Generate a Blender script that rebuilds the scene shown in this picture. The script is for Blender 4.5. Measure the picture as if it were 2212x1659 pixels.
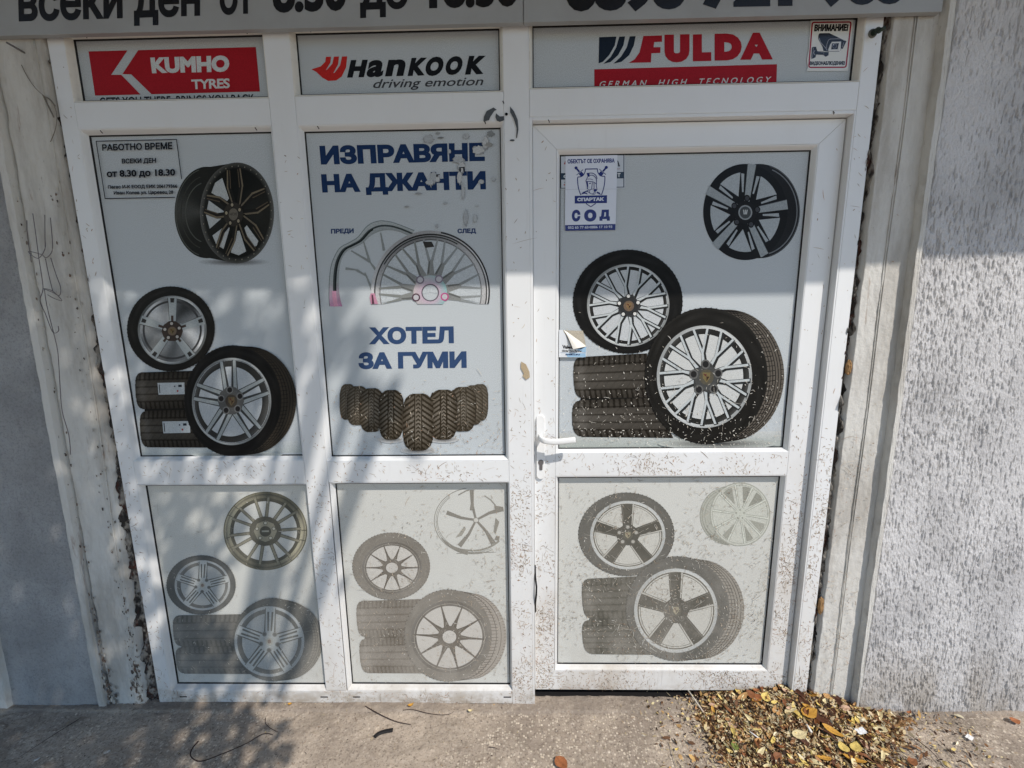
import bpy, bmesh, math, random
import numpy as np
from mathutils import Matrix, Vector
from mathutils.geometry import delaunay_2d_cdt
random.seed(11); RNG = np.random.default_rng(7)
for o in list(bpy.data.objects): bpy.data.objects.remove(o)
SC = bpy.context.scene; COL = SC.collection

# ------------------------------------------------------------------ camera, sky, sun, exposure
CAM_D, CAM_H, F, CX, CY = 1.45, 1.4875, 950.0, 1106.0, 829.5
_d = np.array([71.0, 5571.5, F]); _d /= np.linalg.norm(_d)
_x = np.array([46700.0, -571.0, -950.0]); _x -= _x.dot(_d)*_d; _x /= np.linalg.norm(_x)
_y = np.cross(-_d, _x); _u = -_d
cam = bpy.data.cameras.new('camera'); camo = bpy.data.objects.new('camera', cam); COL.objects.link(camo)
cam.sensor_width = 36; cam.lens = F/2212*36; cam.clip_start = 0.02; cam.clip_end = 500
R3 = Matrix(((_x[0], -_x[1], -_x[2]), (_y[0], -_y[1], -_y[2]), (_u[0], -_u[1], -_u[2])))
camo.matrix_world = Matrix.Translation((0, -CAM_D, CAM_H)) @ R3.to_4x4()
SC.camera = camo
SUN = Vector((0.78, -1.0, 1.5)).normalized()
W_ = bpy.data.worlds.new('World'); SC.world = W_; W_.use_nodes = True
nt = W_.node_tree; bg = nt.nodes['Background']; sky = nt.nodes.new('ShaderNodeTexSky'); sky.sky_type = 'NISHITA'
sky.sun_disc = False; sky.sun_elevation = math.asin(SUN.z); sky.sun_rotation = math.atan2(SUN.x, SUN.y)
sky.air_density = 1.0; sky.dust_density = .2; sky.ozone_density = 2.2
nt.links.new(sky.outputs[0], bg.inputs[0]); bg.inputs[1].default_value = 0.135
sl = bpy.data.lights.new('sun', 'SUN'); sl.energy = 3.25; sl.angle = math.radians(0.55); sl.color = (1.0, 0.935, 0.86)
so = bpy.data.objects.new('sun', sl); COL.objects.link(so); so.rotation_euler = SUN.to_track_quat('Z', 'Y').to_euler()
SC.view_settings.view_transform = 'Standard'; SC.view_settings.look = 'None'; SC.view_settings.gamma = 1
SC.view_settings.use_curve_mapping = False; SC.view_settings.exposure = 0.32

# ------------------------------------------------------------------ helpers
def ray(U, V):
    r = np.stack([np.asarray(U, float)-CX, np.asarray(V, float)-CY, np.full(np.shape(U), F)], -1)
    return r@_x, r@_y, r@_u
def at(U, V, Y):                       # a measured picture point taken back onto the upright plane y=Y
    a, b, c = ray(U, V); t = (CAM_D+Y)/b
    return a*t, CAM_H+c*t
def ground_at(U, V, z=0.0):            # a measured picture point taken back onto the ground
    a, b, c = ray(U, V); t = (z-CAM_H)/c
    return float(a*t), float(-CAM_D+b*t)
s1, s2 = 0.5425, 0.49729
CR = dict(V=(0, 0, 4032/2212), A=(0, 0, s1), B=(1100, 0, s1), C=(2000, 0, s1), D=(2832, 0, s1), E=(0, 900, s1), F=(1100, 900, s1),
          G=(2000, 900, s1), H=(2832, 900, s1), I=(300, 1800, s1), J=(1200, 1800, s1), K=(2000, 1800, s1), L=(2832, 1800, s1),
          M=(0, 2400, s2), N=(1000, 2400, s2), O=(2000, 2400, s2), Q=(2932, 2400, s2), R0=(2200, 0, .6781), R1=(3150, 60, .14468),
          R2=(2180, 590, .20492), R3=(2180, 1280, .0904), R4=(2050, 1600, .18083), R5=(2700, 2640, .31646))
def px(c, x, y):
    o = CR[c]; k = 2212/4032
    return (o[0]+np.asarray(x, float)*o[2])*k, (o[1]+np.asarray(y, float)*o[2])*k
def lin(c):
    c = np.asarray(c, float)/255.0
    return np.where(c <= .04045, c/12.92, ((c+.055)/1.055)**2.4)

def tag(o, label=None, cat=None, group=None, kind=None):
    if label: o['label'] = label
    if cat: o['category'] = cat
    if group: o['group'] = group
    if kind: o['kind'] = kind
    elif cat: o['kind'] = 'thing'
    return o
def empty(name, loc=(0, 0, 0)):
    o = bpy.data.objects.new(name, None); o.location = loc; COL.objects.link(o); o.empty_display_size = .05; return o
def link(name, me, mat, parent=None, smooth=False, bevel=0, seg=2):
    o = bpy.data.objects.new(name, me); COL.objects.link(o)
    if mat: me.materials.append(mat)
    if parent is not None:
        o.parent = parent
        if parent.type == 'EMPTY': o.location = -Vector(parent.location)
    if smooth: me.polygons.foreach_set('use_smooth', [True]*len(me.polygons))
    if bevel:
        b = o.modifiers.new('bevel', 'BEVEL'); b.width = bevel; b.segments = seg; b.limit_method = 'ANGLE'; b.angle_limit = .5
        me.polygons.foreach_set('use_smooth', [True]*len(me.polygons)); b.harden_normals = True
    return o
def mesh(name, v, f, cols=None):
    me = bpy.data.meshes.new(name)
    v = np.asarray(v, np.float32)
    if isinstance(f, np.ndarray) and f.ndim == 2:
        n = f.shape[1]
        me.vertices.add(len(v)); me.vertices.foreach_set('co', v.ravel())
        me.loops.add(f.size); me.loops.foreach_set('vertex_index', f.astype(np.int32).ravel())
        me.polygons.add(len(f)); me.polygons.foreach_set('loop_start', np.arange(0, f.size, n, dtype=np.int32))
        me.polygons.foreach_set('loop_total', np.full(len(f), n, np.int32)); me.update(calc_edges=True)
    else:
        me.from_pydata(v.tolist(), [], f)
    if cols is not None:
        a = me.color_attributes.new('Col', 'FLOAT_COLOR', 'POINT')
        a.data.foreach_set('color', np.hstack([np.asarray(cols, np.float32), np.ones((len(v), 1), np.float32)]).ravel())
    return me
def box(name, x0, x1, y0, y1, z0, z1, mat, parent=None, bevel=0, **k):
    v = [(x, y, z) for x in (x0, x1) for y in (y0, y1) for z in (z0, z1)]
    f = [(0, 1, 3, 2), (4, 6, 7, 5), (0, 4, 5, 1), (2, 3, 7, 6), (0, 2, 6, 4), (1, 5, 7, 3)]
    return link(name, mesh(name, v, f), mat, parent, bevel=bevel, **k)
def prism(name, pts, y0, y1, mat, parent=None, bevel=0):   # outline in x,z (counter-clockwise from the front) pushed from y0 back to y1
    n = len(pts); v = [(x, y0, z) for x, z in pts]+[(x, y1, z) for x, z in pts]
    f = [tuple(range(n)), tuple(range(2*n-1, n-1, -1))]+[((i+1) % n, i, n+i, n+(i+1) % n) for i in range(n)]
    me = mesh(name, v, f); bm = bmesh.new(); bm.from_mesh(me); bmesh.ops.recalc_face_normals(bm, faces=bm.faces); bm.to_mesh(me); bm.free()
    return link(name, me, mat, parent, bevel=bevel)
def gridmesh(name, X, Y, Z, cols=None):
    nu, nv = X.shape
    idx = np.arange(nu*nv).reshape(nu, nv)
    f = np.stack([idx[:-1, :-1], idx[1:, :-1], idx[1:, 1:], idx[:-1, 1:]], -1).reshape(-1, 4)
    return mesh(name, np.stack([X, Y, Z], -1).reshape(-1, 3), f, cols)
def field(nx, ny, sx, sy, seed):       # smooth random field of unit variance
    r = np.random.default_rng(seed).standard_normal((nx, ny))
    fx = np.fft.fftfreq(nx)[:, None]; fy = np.fft.fftfreq(ny)[None, :]
    g = np.exp(-2*(math.pi**2)*((fx*sx)**2+(fy*sy)**2))
    q = np.real(np.fft.ifft2(np.fft.fft2(r)*g)); return (q-q.mean())/q.std()
def tube(name, pts, r, mat, parent=None, n=6, r1=None):
    pts = [Vector(p) for p in pts]; V = []; Fc = []
    for i, p in enumerate(pts):
        t = (pts[min(i+1, len(pts)-1)]-pts[max(i-1, 0)]).normalized()
        a = t.cross(Vector((.13, .31, .94))).normalized(); b = t.cross(a)
        rr = r if r1 is None else r+(r1-r)*i/(len(pts)-1)
        for k in range(n):
            w = 2*math.pi*k/n; V.append(p+a*math.cos(w)*rr+b*math.sin(w)*rr)
    for i in range(len(pts)-1):
        for k in range(n): Fc.append((i*n+k, i*n+(k+1) % n, (i+1)*n+(k+1) % n, (i+1)*n+k))
    Fc += [tuple(range(n-1, -1, -1)), tuple(range((len(pts)-1)*n, len(pts)*n))]
    return link(name, mesh(name, [tuple(v) for v in V], Fc), mat, parent, smooth=True)
def curve_pts(P, k=6):                 # Catmull-Rom through the points
    P = [Vector(p) for p in P]; out = []
    for i in range(len(P)-1):
        a, b, c, d = P[max(i-1, 0)], P[i], P[i+1], P[min(i+2, len(P)-1)]
        for j in range(k):
            t = j/k; out.append(.5*((2*b)+(c-a)*t+(2*a-5*b+4*c-d)*t*t+(3*b-a-3*c+d)*t**3))
    return out+[P[-1]]

# ------------------------------------------------------------------ materials
class N:
    def __init__(s, name, rough=.5, spec=.5):
        s.m = bpy.data.materials.new(name); s.m.use_nodes = True; s.t = s.m.node_tree
        s.p = s.t.nodes['Principled BSDF']; s.p.inputs['Roughness'].default_value = rough; s.p.inputs['Specular IOR Level'].default_value = spec
        s.co = s.t.nodes.new('ShaderNodeNewGeometry').outputs['Position']
    def n(s, t, **k):
        x = s.t.nodes.new(t)
        for a, b in k.items():
            if a.startswith('i_'): x.inputs[a[2:].replace('_', ' ')].default_value = b
            else: setattr(x, a, b)
        return x
    def l(s, a, b): s.t.links.new(a, b)
    def scaled(s, sc):
        m = s.n('ShaderNodeMapping'); m.inputs['Scale'].default_value = sc; s.l(s.co, m.inputs['Vector']); return m.outputs[0]
    def noise(s, sc, scale=(1, 1, 1), detail=4, rough=.55, dist=0):
        x = s.n('ShaderNodeTexNoise'); s.l(s.scaled(scale), x.inputs['Vector']); x.inputs['Scale'].default_value = sc
        x.inputs['Detail'].default_value = detail; x.inputs['Roughness'].default_value = rough; x.inputs['Distortion'].default_value = dist
        return x.outputs['Fac']
    def ramp(s, src, stops):
        r = s.n('ShaderNodeMapRange'); r.interpolation_type = 'SMOOTHSTEP'
        s.l(src, r.inputs['Value']); r.inputs['From Min'].default_value = stops[0]; r.inputs['From Max'].default_value = stops[1]
        r.inputs['To Min'].default_value = stops[2]; r.inputs['To Max'].default_value = stops[3]; return r.outputs[0]
    def math(s, op, a, b):
        m = s.n('ShaderNodeMath', operation=op)
        for i, q in enumerate((a, b)):
            if isinstance(q, (int, float)): m.inputs[i].default_value = q
            else: s.l(q, m.inputs[i])
        return m.outputs[0]
    def z(s, i=2):
        x = s.n('ShaderNodeSeparateXYZ'); s.l(s.co, x.inputs[0]); return x.outputs[i]
    def mix(s, fac, a, b, mode='MIX'):
        m = s.n('ShaderNodeMix', data_type='RGBA', blend_type=mode)
        for i, q in ((0, fac), (6, a), (7, b)):
            if isinstance(q, (int, float)): m.inputs[i].default_value = q
            elif isinstance(q, (tuple, list, np.ndarray)): m.inputs[i].default_value = (*[float(v) for v in q[:3]], 1)
            else: s.l(q, m.inputs[i])
        return m.outputs[2]
    def base(s, c):
        if isinstance(c, (tuple, list, np.ndarray)): s.p.inputs['Base Color'].default_value = (*[float(v) for v in c[:3]], 1)
        else: s.l(c, s.p.inputs['Base Color'])
        return s
    def bump(s, h, dist, strength=1):
        b = s.n('ShaderNodeBump'); b.inputs['Distance'].default_value = dist; b.inputs['Strength'].default_value = strength
        s.l(h, b.inputs['Height']); s.l(b.outputs[0], s.p.inputs['Normal']); return s

def flat(name, srgb, rough=.6, spec=.4): return N(name, rough, spec).base(lin(srgb)).m
# white plastic profile: grime film, thicker near the ground
m = N('white_pvc', .38, .45)
z = m.z(); low = m.ramp(z, (1.3, 0.0, 0.0, 1.0))
dirt = m.math('MULTIPLY', m.ramp(m.noise(5, (1, 1, .6), 6, .6), (.42, .75, 0, 1)), m.math('ADD', m.math('MULTIPLY', m.math('MULTIPLY', low, .62), m.ramp(m.z(0), (-1.2, .4, .35, 1.0))), .07))
c = m.mix(m.math('MULTIPLY', m.ramp(m.z(), (1.1, .15, 0, 1)), .35), (.745, .755, .757), (.60, .56, .50)); c = m.mix(dirt, c, (.42, .36, .29)); c = m.mix(m.math('MULTIPLY', m.ramp(m.z(), (.10, .0, 0, 1)), m.ramp(m.noise(11, (1, 1, 1.5), 5, .7), (.35, .65, .1, .9))), c, (.33, .28, .22))
streak = m.math('MULTIPLY', m.ramp(m.noise(60, (1, 1, .12), 3, .6), (.58, .8, 0, 1)), m.math('ADD', m.math('MULTIPLY', low, .3), .08))
c = m.mix(streak, c, (.35, .32, .29)); speck = m.math('MULTIPLY', m.ramp(m.noise(230, (1, 1, 1), 2, .5), (.64, .74, 0, 1)), m.math('ADD', m.math('MULTIPLY', low, .22), .02))
c = m.mix(speck, c, (.30, .26, .21)); m.base(c); m.bump(m.noise(3, (1, 1, 1), 3), .004, .25); PVC = m.m
m = N('ivory_pvc_trim', .42, .4); dirt = m.ramp(m.noise(40, (1, 1, 1), 5, .7), (.5, .8, 0, .35)); m.base(m.mix(dirt, (.74, .72, .66), (.38, .33, .27))); BEAD = m.m
GASK = flat('black_rubber', (28, 27, 28), .6, .3)
DARK = flat('dark_interior', (22, 20, 20), .9, .1)
# printed film: colour from the print, with dust on it
m = N('printed_film', .5, .12)
at_ = m.n('ShaderNodeVertexColor', layer_name='Col'); z = m.z(); low = m.ramp(z, (1.05, 0.0, 0.0, 1.0))
dust = m.math('MULTIPLY', m.ramp(m.noise(9, (1, 1, .7), 6, .65), (.3, .75, 0, 1)), m.math('MULTIPLY', low, .42))
c = m.mix(dust, at_.outputs[0], (.42, .39, .34))
grain = m.ramp(m.noise(520, (1, 1, .7), 1, .5), (.35, .65, .86, 1.10))
g2 = m.n('ShaderNodeCombineColor'); [m.l(grain, g2.inputs[i]) for i in range(3)]
c = m.mix(1.0, c, g2.outputs[0], 'MULTIPLY'); m.base(c)
rr = m.ramp(m.noise(6, (1, 1, 1), 4), (.3, .7, .42, .6)); m.l(rr, m.p.inputs['Roughness']); PRINT = m.m
m = N('glossy_print', .25, .5); at_ = m.n('ShaderNodeVertexColor', layer_name='Col'); m.base(at_.outputs[0]); STICK = m.m
m = N('vertex_coloured_matter', .8, .2); at_ = m.n('ShaderNodeVertexColor', layer_name='Col'); m.base(at_.outputs[0]); VCOL = m.m
# sign sheet
m = N('sign_sheet', .45, .4); d_ = m.ramp(m.noise(7, (1, 1, 1), 5), (.35, .7, 0, .35)); m.base(m.mix(d_, (.36, .37, .37), (.27, .26, .25))); SIGN = m.m
# right rough plaster
m = N('rough_grey_plaster', .95, .1)
a = m.noise(5, (1, 1, .6), 5, .6); c = m.mix(m.ramp(a, (.35, .7, 0, 1)), (.60, .588, .582), (.46, .45, .446))
c = m.mix(m.ramp(m.noise(380, (1, 1, .5), 3), (.52, .75, 0, .45)), c, (.30, .295, .295))
c = m.mix(m.ramp(m.noise(1.6, (1, 1, 1), 6, .7, .8), (.5, .72, 0, .45)), c, (.36, .35, .34)); c = m.mix(m.math('MULTIPLY', m.ramp(m.z(), (.35, 0, 0, .8)), m.ramp(m.noise(9, (1, 1, .4), 4), (.35, .65, .2, 1))), c, (.33, .29, .24)); m.base(c); m.bump(m.noise(420, (1, 1, .5), 3), .0022, .8); ROUGH = m.m
# left smooth plaster
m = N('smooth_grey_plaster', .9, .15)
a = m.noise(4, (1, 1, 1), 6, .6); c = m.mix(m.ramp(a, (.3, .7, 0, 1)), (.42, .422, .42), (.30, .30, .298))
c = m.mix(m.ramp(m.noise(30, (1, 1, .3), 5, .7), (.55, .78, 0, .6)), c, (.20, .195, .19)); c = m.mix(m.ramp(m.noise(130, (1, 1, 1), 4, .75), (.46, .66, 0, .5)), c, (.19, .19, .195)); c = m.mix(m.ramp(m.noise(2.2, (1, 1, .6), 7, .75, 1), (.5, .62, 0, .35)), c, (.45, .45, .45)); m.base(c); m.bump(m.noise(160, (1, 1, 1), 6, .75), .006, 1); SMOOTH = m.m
# painted reveal strips
m = N('dirty_cream_paint', .75, .25)
a = m.noise(6, (1, 1, .25), 6, .7); c = m.mix(m.ramp(a, (.40, .68, 0, 1)), (.60, .585, .545), (.40, .375, .335))
c = m.mix(m.ramp(m.noise(55, (1.6, 1, .5), 5, .75), (.62, .74, 0, .6)), c, (.22, .19, .16))
c = m.mix(m.ramp(m.noise(18, (1.5, 1, .2), 6, .7, .6), (.62, .7, 0, .6)), c, (.30, .22, .17)); m.base(c); m.bump(m.noise(90, (1, 1, 1), 5, .65), .003, .7); CREAM = m.m
m = N('crumbling_red_filler', .95, .1)
a = m.noise(22, (1, 1, .35), 4, .7); c = m.mix(m.ramp(a, (.40, .50, 0, 1)), (.075, .034, .027), (.045, .04, .037))
c = m.mix(m.ramp(m.noise(35, (1, 1, .5), 5), (.47, .62, 0, 1)), c, (.30, .275, .24)); m.base(c); m.bump(m.noise(120, (1, 1, 1), 5), .006, 1); FILL = m.m
# pavement
m = N('worn_concrete', .92, .15)
a = m.noise(3.5, (1, 1, 1), 6, .65); c = m.mix(m.ramp(a, (.35, .68, 0, 1)), (.54, .45, .36), (.34, .28, .225))
vo = m.n('ShaderNodeTexVoronoi'); m.l(m.scaled((1, 1, 1)), vo.inputs['Vector']); vo.inputs['Scale'].default_value = 120
sp = m.n('ShaderNodeSeparateColor'); m.l(vo.outputs['Color'], sp.inputs[0])
peb = m.math('MULTIPLY', m.ramp(sp.outputs[0], (.55, .65, 0, 1)), m.ramp(vo.outputs['Distance'], (.55, .35, 0, 1)))
peb = m.math('MULTIPLY', peb, m.ramp(m.noise(2.2, (1, 1, 1), 3), (.4, .6, .25, 1)))
c = m.mix(peb, c, m.mix(sp.outputs[1], (.80, .70, .56), (.56, .48, .38)))
c = m.mix(m.ramp(m.noise(140, (1, 1, 1), 4, .7), (.52, .66, 0, .7)), c, (.13, .105, .085))
c = m.mix(m.ramp(m.noise(1.3, (1, 1.6, 1), 5, .7, 1.2), (.50, .62, 0, .45)), c, (.20, .165, .13)); c = m.mix(m.math('MULTIPLY', m.ramp(m.z(1), (-.046, -.032, 0, .75)), m.ramp(m.noise(7, (1, 1, 1), 5, .7), (.3, .7, .4, 1))), c, (.27, .225, .185)); m.base(c); m.bump(m.noise(230, (1, 1, 1), 5, .7), .006, 1); CONC = m.m
HANDLE = N('white_enamel', .25, .5).base((.80, .80, .79)).m
STEEL = N('dull_steel', .45, .5).base((.12, .11, .11)).m
TWIG = flat('dark_twig_bark', (58, 44, 40), .8, .2)

# ------------------------------------------------------------------ setting
tag(box('interior_room', -1.7, 1.5, .9, 1.0, -.01, 2.9, DARK), kind='structure')
for nm, a_ in (('interior_wall', (-1.8, -1.7, .12, 1.0)), ('interior_wall', (1.5, 1.6, .12, 1.0))):
    tag(box(nm, *a_, -.01, 2.9, DARK), kind='structure')
tag(box('interior_ceiling', -1.7, 1.5, .12, .9, 2.8, 2.9, DARK), kind='structure')
# ground: finely modelled by the threshold, plain beyond
nx, ny = 1150, 150
gx = np.linspace(-2.3, 2.3, nx); gy = np.linspace(-.52, .08, ny); GX, GY = np.meshgrid(gx, gy, indexing='ij')
GZ = .0016*field(nx, ny, 30, 20, 1)+.0011*np.maximum(field(nx, ny, 1.3, 1.3, 2), -.5)+.0007*field(nx, ny, 6, 6, 3)
kerb = np.clip((GY+.036+.004*field(nx, ny, 40, 3, 9))/.006, 0, 1); GZ = GZ-.003+.005*kerb
GZ[:, :2] = -.003; GZ[:2] = -.003; GZ[-2:] = -.003
tag(link('pavement', gridmesh('pavement', GX, GY, GZ), CONC, smooth=True), kind='structure')
o = 60.0
gv = [(-o, -o, -.003), (o, -o, -.003), (o, -.52, -.003), (-o, -.52, -.003), (-o, .08, -.003), (-2.3, -.52, -.003), (-2.3, .08, -.003), (2.3, -.52, -.003), (2.3, .08, -.003), (o, .08, -.003),
      (-2.3, 3, -.003), (2.3, 3, -.003)]
gf = [(0, 1, 2, 7, 5, 3), (3, 5, 6, 4), (7, 2, 9, 8), (6, 8, 11, 10)]
tag(link('ground', mesh('ground', gv, gf), CONC), kind='structure')

# right wall, scratched plaster
WY = -.022
x0, x1, z0, z1, st = 1.235, 2.15, -.002, 2.75, .0034
nx, nz = int((x1-x0)/.0016), int((z1-z0)/.0034)
XX, ZZ = np.meshgrid(np.linspace(x0, x1, nx), np.linspace(z0, z1, nz), indexing='ij')
g1 = field(nx, nz, .66, 2.1, 21)*(1+.25*field(nx, nz, 70, 40, 26)); g2 = field(nx, nz, .8, .5, 22); g3 = field(nx, nz, 60, 60, 23); g4 = field(nx, nz, 2.6, 1.4, 24)
H_ = -np.clip((g1-.65)/.5, 0, 1.3)*.0036+np.clip(g2, -1.5, 1.5)*.0006+np.clip(g4, -1, 1.5)*.0005+g3*.0010
edge = x0+.012+.004*field(nz, 2, 12, 1, 31)[:, 0][None, :]-.02*(2.3-ZZ)/2.3*-1
YY = WY-H_*1.0
XX2 = np.where(np.arange(nx)[:, None] == 0, XX, XX)
fall = np.clip((XX-(x0+.004+.002*field(nz, 2, 5, 1, 31)[:, 0][None, :]))/.006, 0, 1); YY = YY*fall+(-.002)*(1-fall)
rw = tag(empty('plaster_wall', (1.7, 0, 0)), 'rough grey wall with scratched vertical-grooved plaster right of the door', 'wall')
link('plaster_coat', gridmesh('plaster_coat', XX, YY, ZZ), ROUGH, rw, smooth=True)
box('wall_body', 1.235, 6, .002, .5, -.4, 3.2, ROUGH, rw); box('wall_end', 2.15, 6, WY, .0015, -.4, 3.2, ROUGH, rw)
# left wall, smoother
x0, x1, st = -2.6, -1.6, .006; nx, nz = int((x1-x0)/st), int(2.752/st)
XX, ZZ = np.meshgrid(np.linspace(x0, x1, nx), np.linspace(-.002, 2.75, nz), indexing='ij')
YY = -.012+.0012*field(nx, nz, 20, 30, 41)+.0003*field(nx, nz, 1, 1, 42)
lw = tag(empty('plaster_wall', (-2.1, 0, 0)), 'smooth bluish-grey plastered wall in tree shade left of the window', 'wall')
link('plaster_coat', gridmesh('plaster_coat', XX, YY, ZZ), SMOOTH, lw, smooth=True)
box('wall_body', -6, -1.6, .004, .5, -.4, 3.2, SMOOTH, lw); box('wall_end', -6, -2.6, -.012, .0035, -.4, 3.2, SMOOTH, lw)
# far-left white upright strip
def strip(name, xl, xr, Y, parent, mat, zt=2.7, amp=.0015, seed=50, edge=.004, nz=400, nx=40, taper=.004, yb=.02):
    zz = np.linspace(-.002, zt, nz); u = np.linspace(0, 1, nx)
    L_ = np.array([xl(z) for z in zz])+edge*.5*field(nz, 2, 3, 1, seed)[:, 0]*.6; R_ = np.array([xr(z) for z in zz])+edge*.5*field(nz, 2, 3, 1, seed+1)[:, 0]*.6
    X = L_[None, :]+(R_-L_)[None, :]*u[:, None]; Z = np.repeat(zz[None, :], nx, 0)
    Yg = Y+amp*.55*field(nx, nz, 12, 30, seed+2)+amp*.30*field(nx, nz, .8, 1, seed+3)+amp*.5*np.minimum(field(nx, nz, 2, 5, seed+4)+1.6, 0)
    Yg[0] = yb; Yg[-1] = yb
    return link(name, gridmesh(name, X, Yg, Z), mat, parent, smooth=True)
o = tag(empty('wall_pilaster', (-2.1, 0, 0)), 'whitewashed upright edge on the wall at the far left', 'pilaster')
strip('pilaster_face', lambda z: -2.22, lambda z: -1.975+.008*math.sin(z*3), -.03, o, CREAM, seed=61)

# painted jambs either side of the shopfront
lj = tag(empty('painted_jamb', (-1.5, 0, 0)), 'grimy cream-painted jamb with hanging wire left of the windows', 'jamb')
strip('jamb_face', lambda z: -1.572-.022*(1-z/2.3), lambda z: -1.422-.040*max(0, 1-z/1.5)+.003*math.sin(9*z), -.008, lj, CREAM, seed=71, edge=.005)
strip('corner_edge', lambda z: -1.606-.030*(1-z/2.3), lambda z: -1.578-.028*(1-z/2.3), -.022, lj, CREAM, seed=76, edge=.003, nx=16)
rj = tag(empty('painted_jamb', (1.16, 0, 0)), 'pale painted jamb with a thin raised bead right of the door', 'jamb')
strip('jamb_face', lambda z: 1.078, lambda z: 1.222, -.007, rj, CREAM, seed=81, edge=.003)
strip('corner_edge', lambda z: 1.210+.010*(1-z/2.3), lambda z: 1.230+.006*(1-z/2.3)-(.010*max(0, .5-z)), -.035, rj, CREAM, seed=86, edge=.003, nx=16)
pp = [(1.142+.0015*math.sin(z*7), -.0095, z) for z in np.linspace(0, 2.3, 60)]
tube('raised_bead', pp, .0017, CREAM, rj, 6); tube('raised_bead', [(a+.0065, b, c) for a, b, c in pp], .0017, CREAM, rj, 6)
pp = [(-1.443-.045*max(0, 1-z/1.5)+.0015*math.sin(z*7), -.0085, z) for z in np.linspace(.15, 2.3, 60)]
tube('raised_bead', pp, .003, CREAM, lj, 6)
lf = tag(empty('crumbled_filler', (-1.43, 0, 0)), 'crumbling reddish mortar and dark gap between left jamb and frame', 'mortar')
zz = np.linspace(-.002, 2.31, 520); u = np.linspace(0, 1, 16)
X = (-1.475+.030*np.clip(zz/1.5, 0, 1))[None, :]*(1-u[:, None])+(-1.409)*u[:, None]; Z = np.repeat(zz[None], 16, 0)
Yg = .012+.006*field(16, 520, 1.2, 3, 91)+.003*field(16, 520, .7, 1, 92); link('mortar', gridmesh('mortar', X, Yg, Z), FILL, lf)
rf = tag(empty('crumbled_filler', (1.07, 0, 0)), 'dark rusty gap between right frame post and painted jamb', 'mortar')
X = 1.056*(1-u[:, None])+(1.082)*u[:, None]+0*zz[None]; Yg = .012+.006*field(16, 520, 1.2, 4, 93)+.0025*field(16, 520, .7, 1, 94)
link('mortar', gridmesh('mortar', X, Yg, Z), FILL, rf)
for (zc, h) in ((1.285, .05), (.42, .07)):
    bm = bmesh.new(); bmesh.ops.create_icosphere(bm, subdivisions=3, radius=1)
    for v in bm.verts: v.co = Vector((v.co.x*.009, v.co.y*.008, v.co.z*h*.5))+Vector((random.uniform(-.0015, .0015), random.uniform(-.0015, .0015), random.uniform(-.003, .003)))
    me = bpy.data.meshes.new('foam_lump'); bm.to_mesh(me); bm.free(); fo = link('foam_lump', me, flat('old_foam', (150, 118, 82), .95, .1), rf); fo.location += Vector((1.072, -.004, zc))

# canopy over the shopfront, out of the frame above, whose edge throws the straight shadow
cn = tag(empty('entrance_canopy', (0, 0, 2.75)), 'concrete canopy slab projecting above the shop sign', 'canopy')
box('slab', -6, 6, -.735, .5, 2.70, 2.86, flat('canopy_concrete', (150, 147, 142), .9, .2), cn)
box('fascia', -6, 6, -.012, .3, 2.665, 2.699, ROUGH, cn)

# ------------------------------------------------------------------ shopfront frame
sf = tag(empty('shopfront_window', (-.18, 0, 0)), 'white plastic window frame with two tall bays and three name lights', 'window')
YF, DEP, G0 = 0.0, .06, .025
BW = .011
def member(name, x0, x1, z0, z1, par=sf, y0=YF, y1=DEP): return box(name, x0, x1, y0, y1, z0, z1, PVC, par, bevel=.0016)
openings = dict(t1=(-1.351, -.767, 2.140, 2.312), t2=(-.668, -.054, 2.143, 2.313), t3=(.0445, .999, 2.148, 2.317),
                g1=(-1.351, -.768, .988, 2.042), g2=(-.667, -.0545, .984, 2.040), l1=(-1.350, -.762, .063, .881), l2=(-.663, -.050, .066, .885))
def bx(k): a, b, c, d = openings[k]; return a-BW, b+BW, c-BW, d+BW
member('post', -1.413, -1.351-BW, 0, 2.42); member('post', -.768+BW, -.667-BW, .066-BW, 2.36); member('post', -.0545+BW, .0445-BW, 0, 2.42)
member('post', .999+BW, 1.060, .033, 2.42)
e = .0004
member('head_rail', -1.351-BW+e, -.768+BW-e, 2.312+BW, 2.42); member('head_rail', -.667-BW+e, -.0545+BW-e, 2.313+BW, 2.42); member('head_rail', .0445-BW+e, .999+BW-e, 2.317+BW, 2.42)
member('transom', -1.351-BW+e, -.768+BW-e, 2.042+BW, 2.140-BW); member('transom', -.667-BW+e, -.0545+BW-e, 2.040+BW, 2.143-BW)
member('transom', .0445-BW+e, .999+BW-e, 2.0495+BW, 2.148-BW)
member('transom', -1.351-BW+e, -.768+BW-e, .881+BW, .988-BW); member('transom', -.667-BW+e, -.0545+BW-e, .885+BW, .984-BW)
member('bottom_rail', -1.351-BW+e, -.0545+BW-e, .002, .0645-BW)
def bead(gl, Yf, Yg, parent, mat=PVC, name='glazing_bead', bw=BW, sides=(1, 1, 1, 1), inner=None):
    a, b, c, d = gl
    prof = [(bw+.0004, .0055), (bw-.0006, -.0003), (bw-.003, .0006), (bw*.38, (Yg-Yf)*.34), (.0016, (Yg-Yf)*.66), (0.0, (Yg-Yf)*.80), (0.0, Yg-Yf+.004)]
    V = []; Fc = []
    for w, dy in prof:
        V += [(a-w, Yf+dy, c-w), (b+w, Yf+dy, c-w), (b+w, Yf+dy, d+w), (a-w, Yf+dy, d+w)]
    for i in range(len(prof)-1):
        for k in range(4):
            if sides[k]: Fc.append((i*4+k, i*4+(k+1) % 4, (i+1)*4+(k+1) % 4, (i+1)*4+k))
    me = mesh(name, V, Fc); o = link(name, me, mat, parent)
    return o
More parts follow.
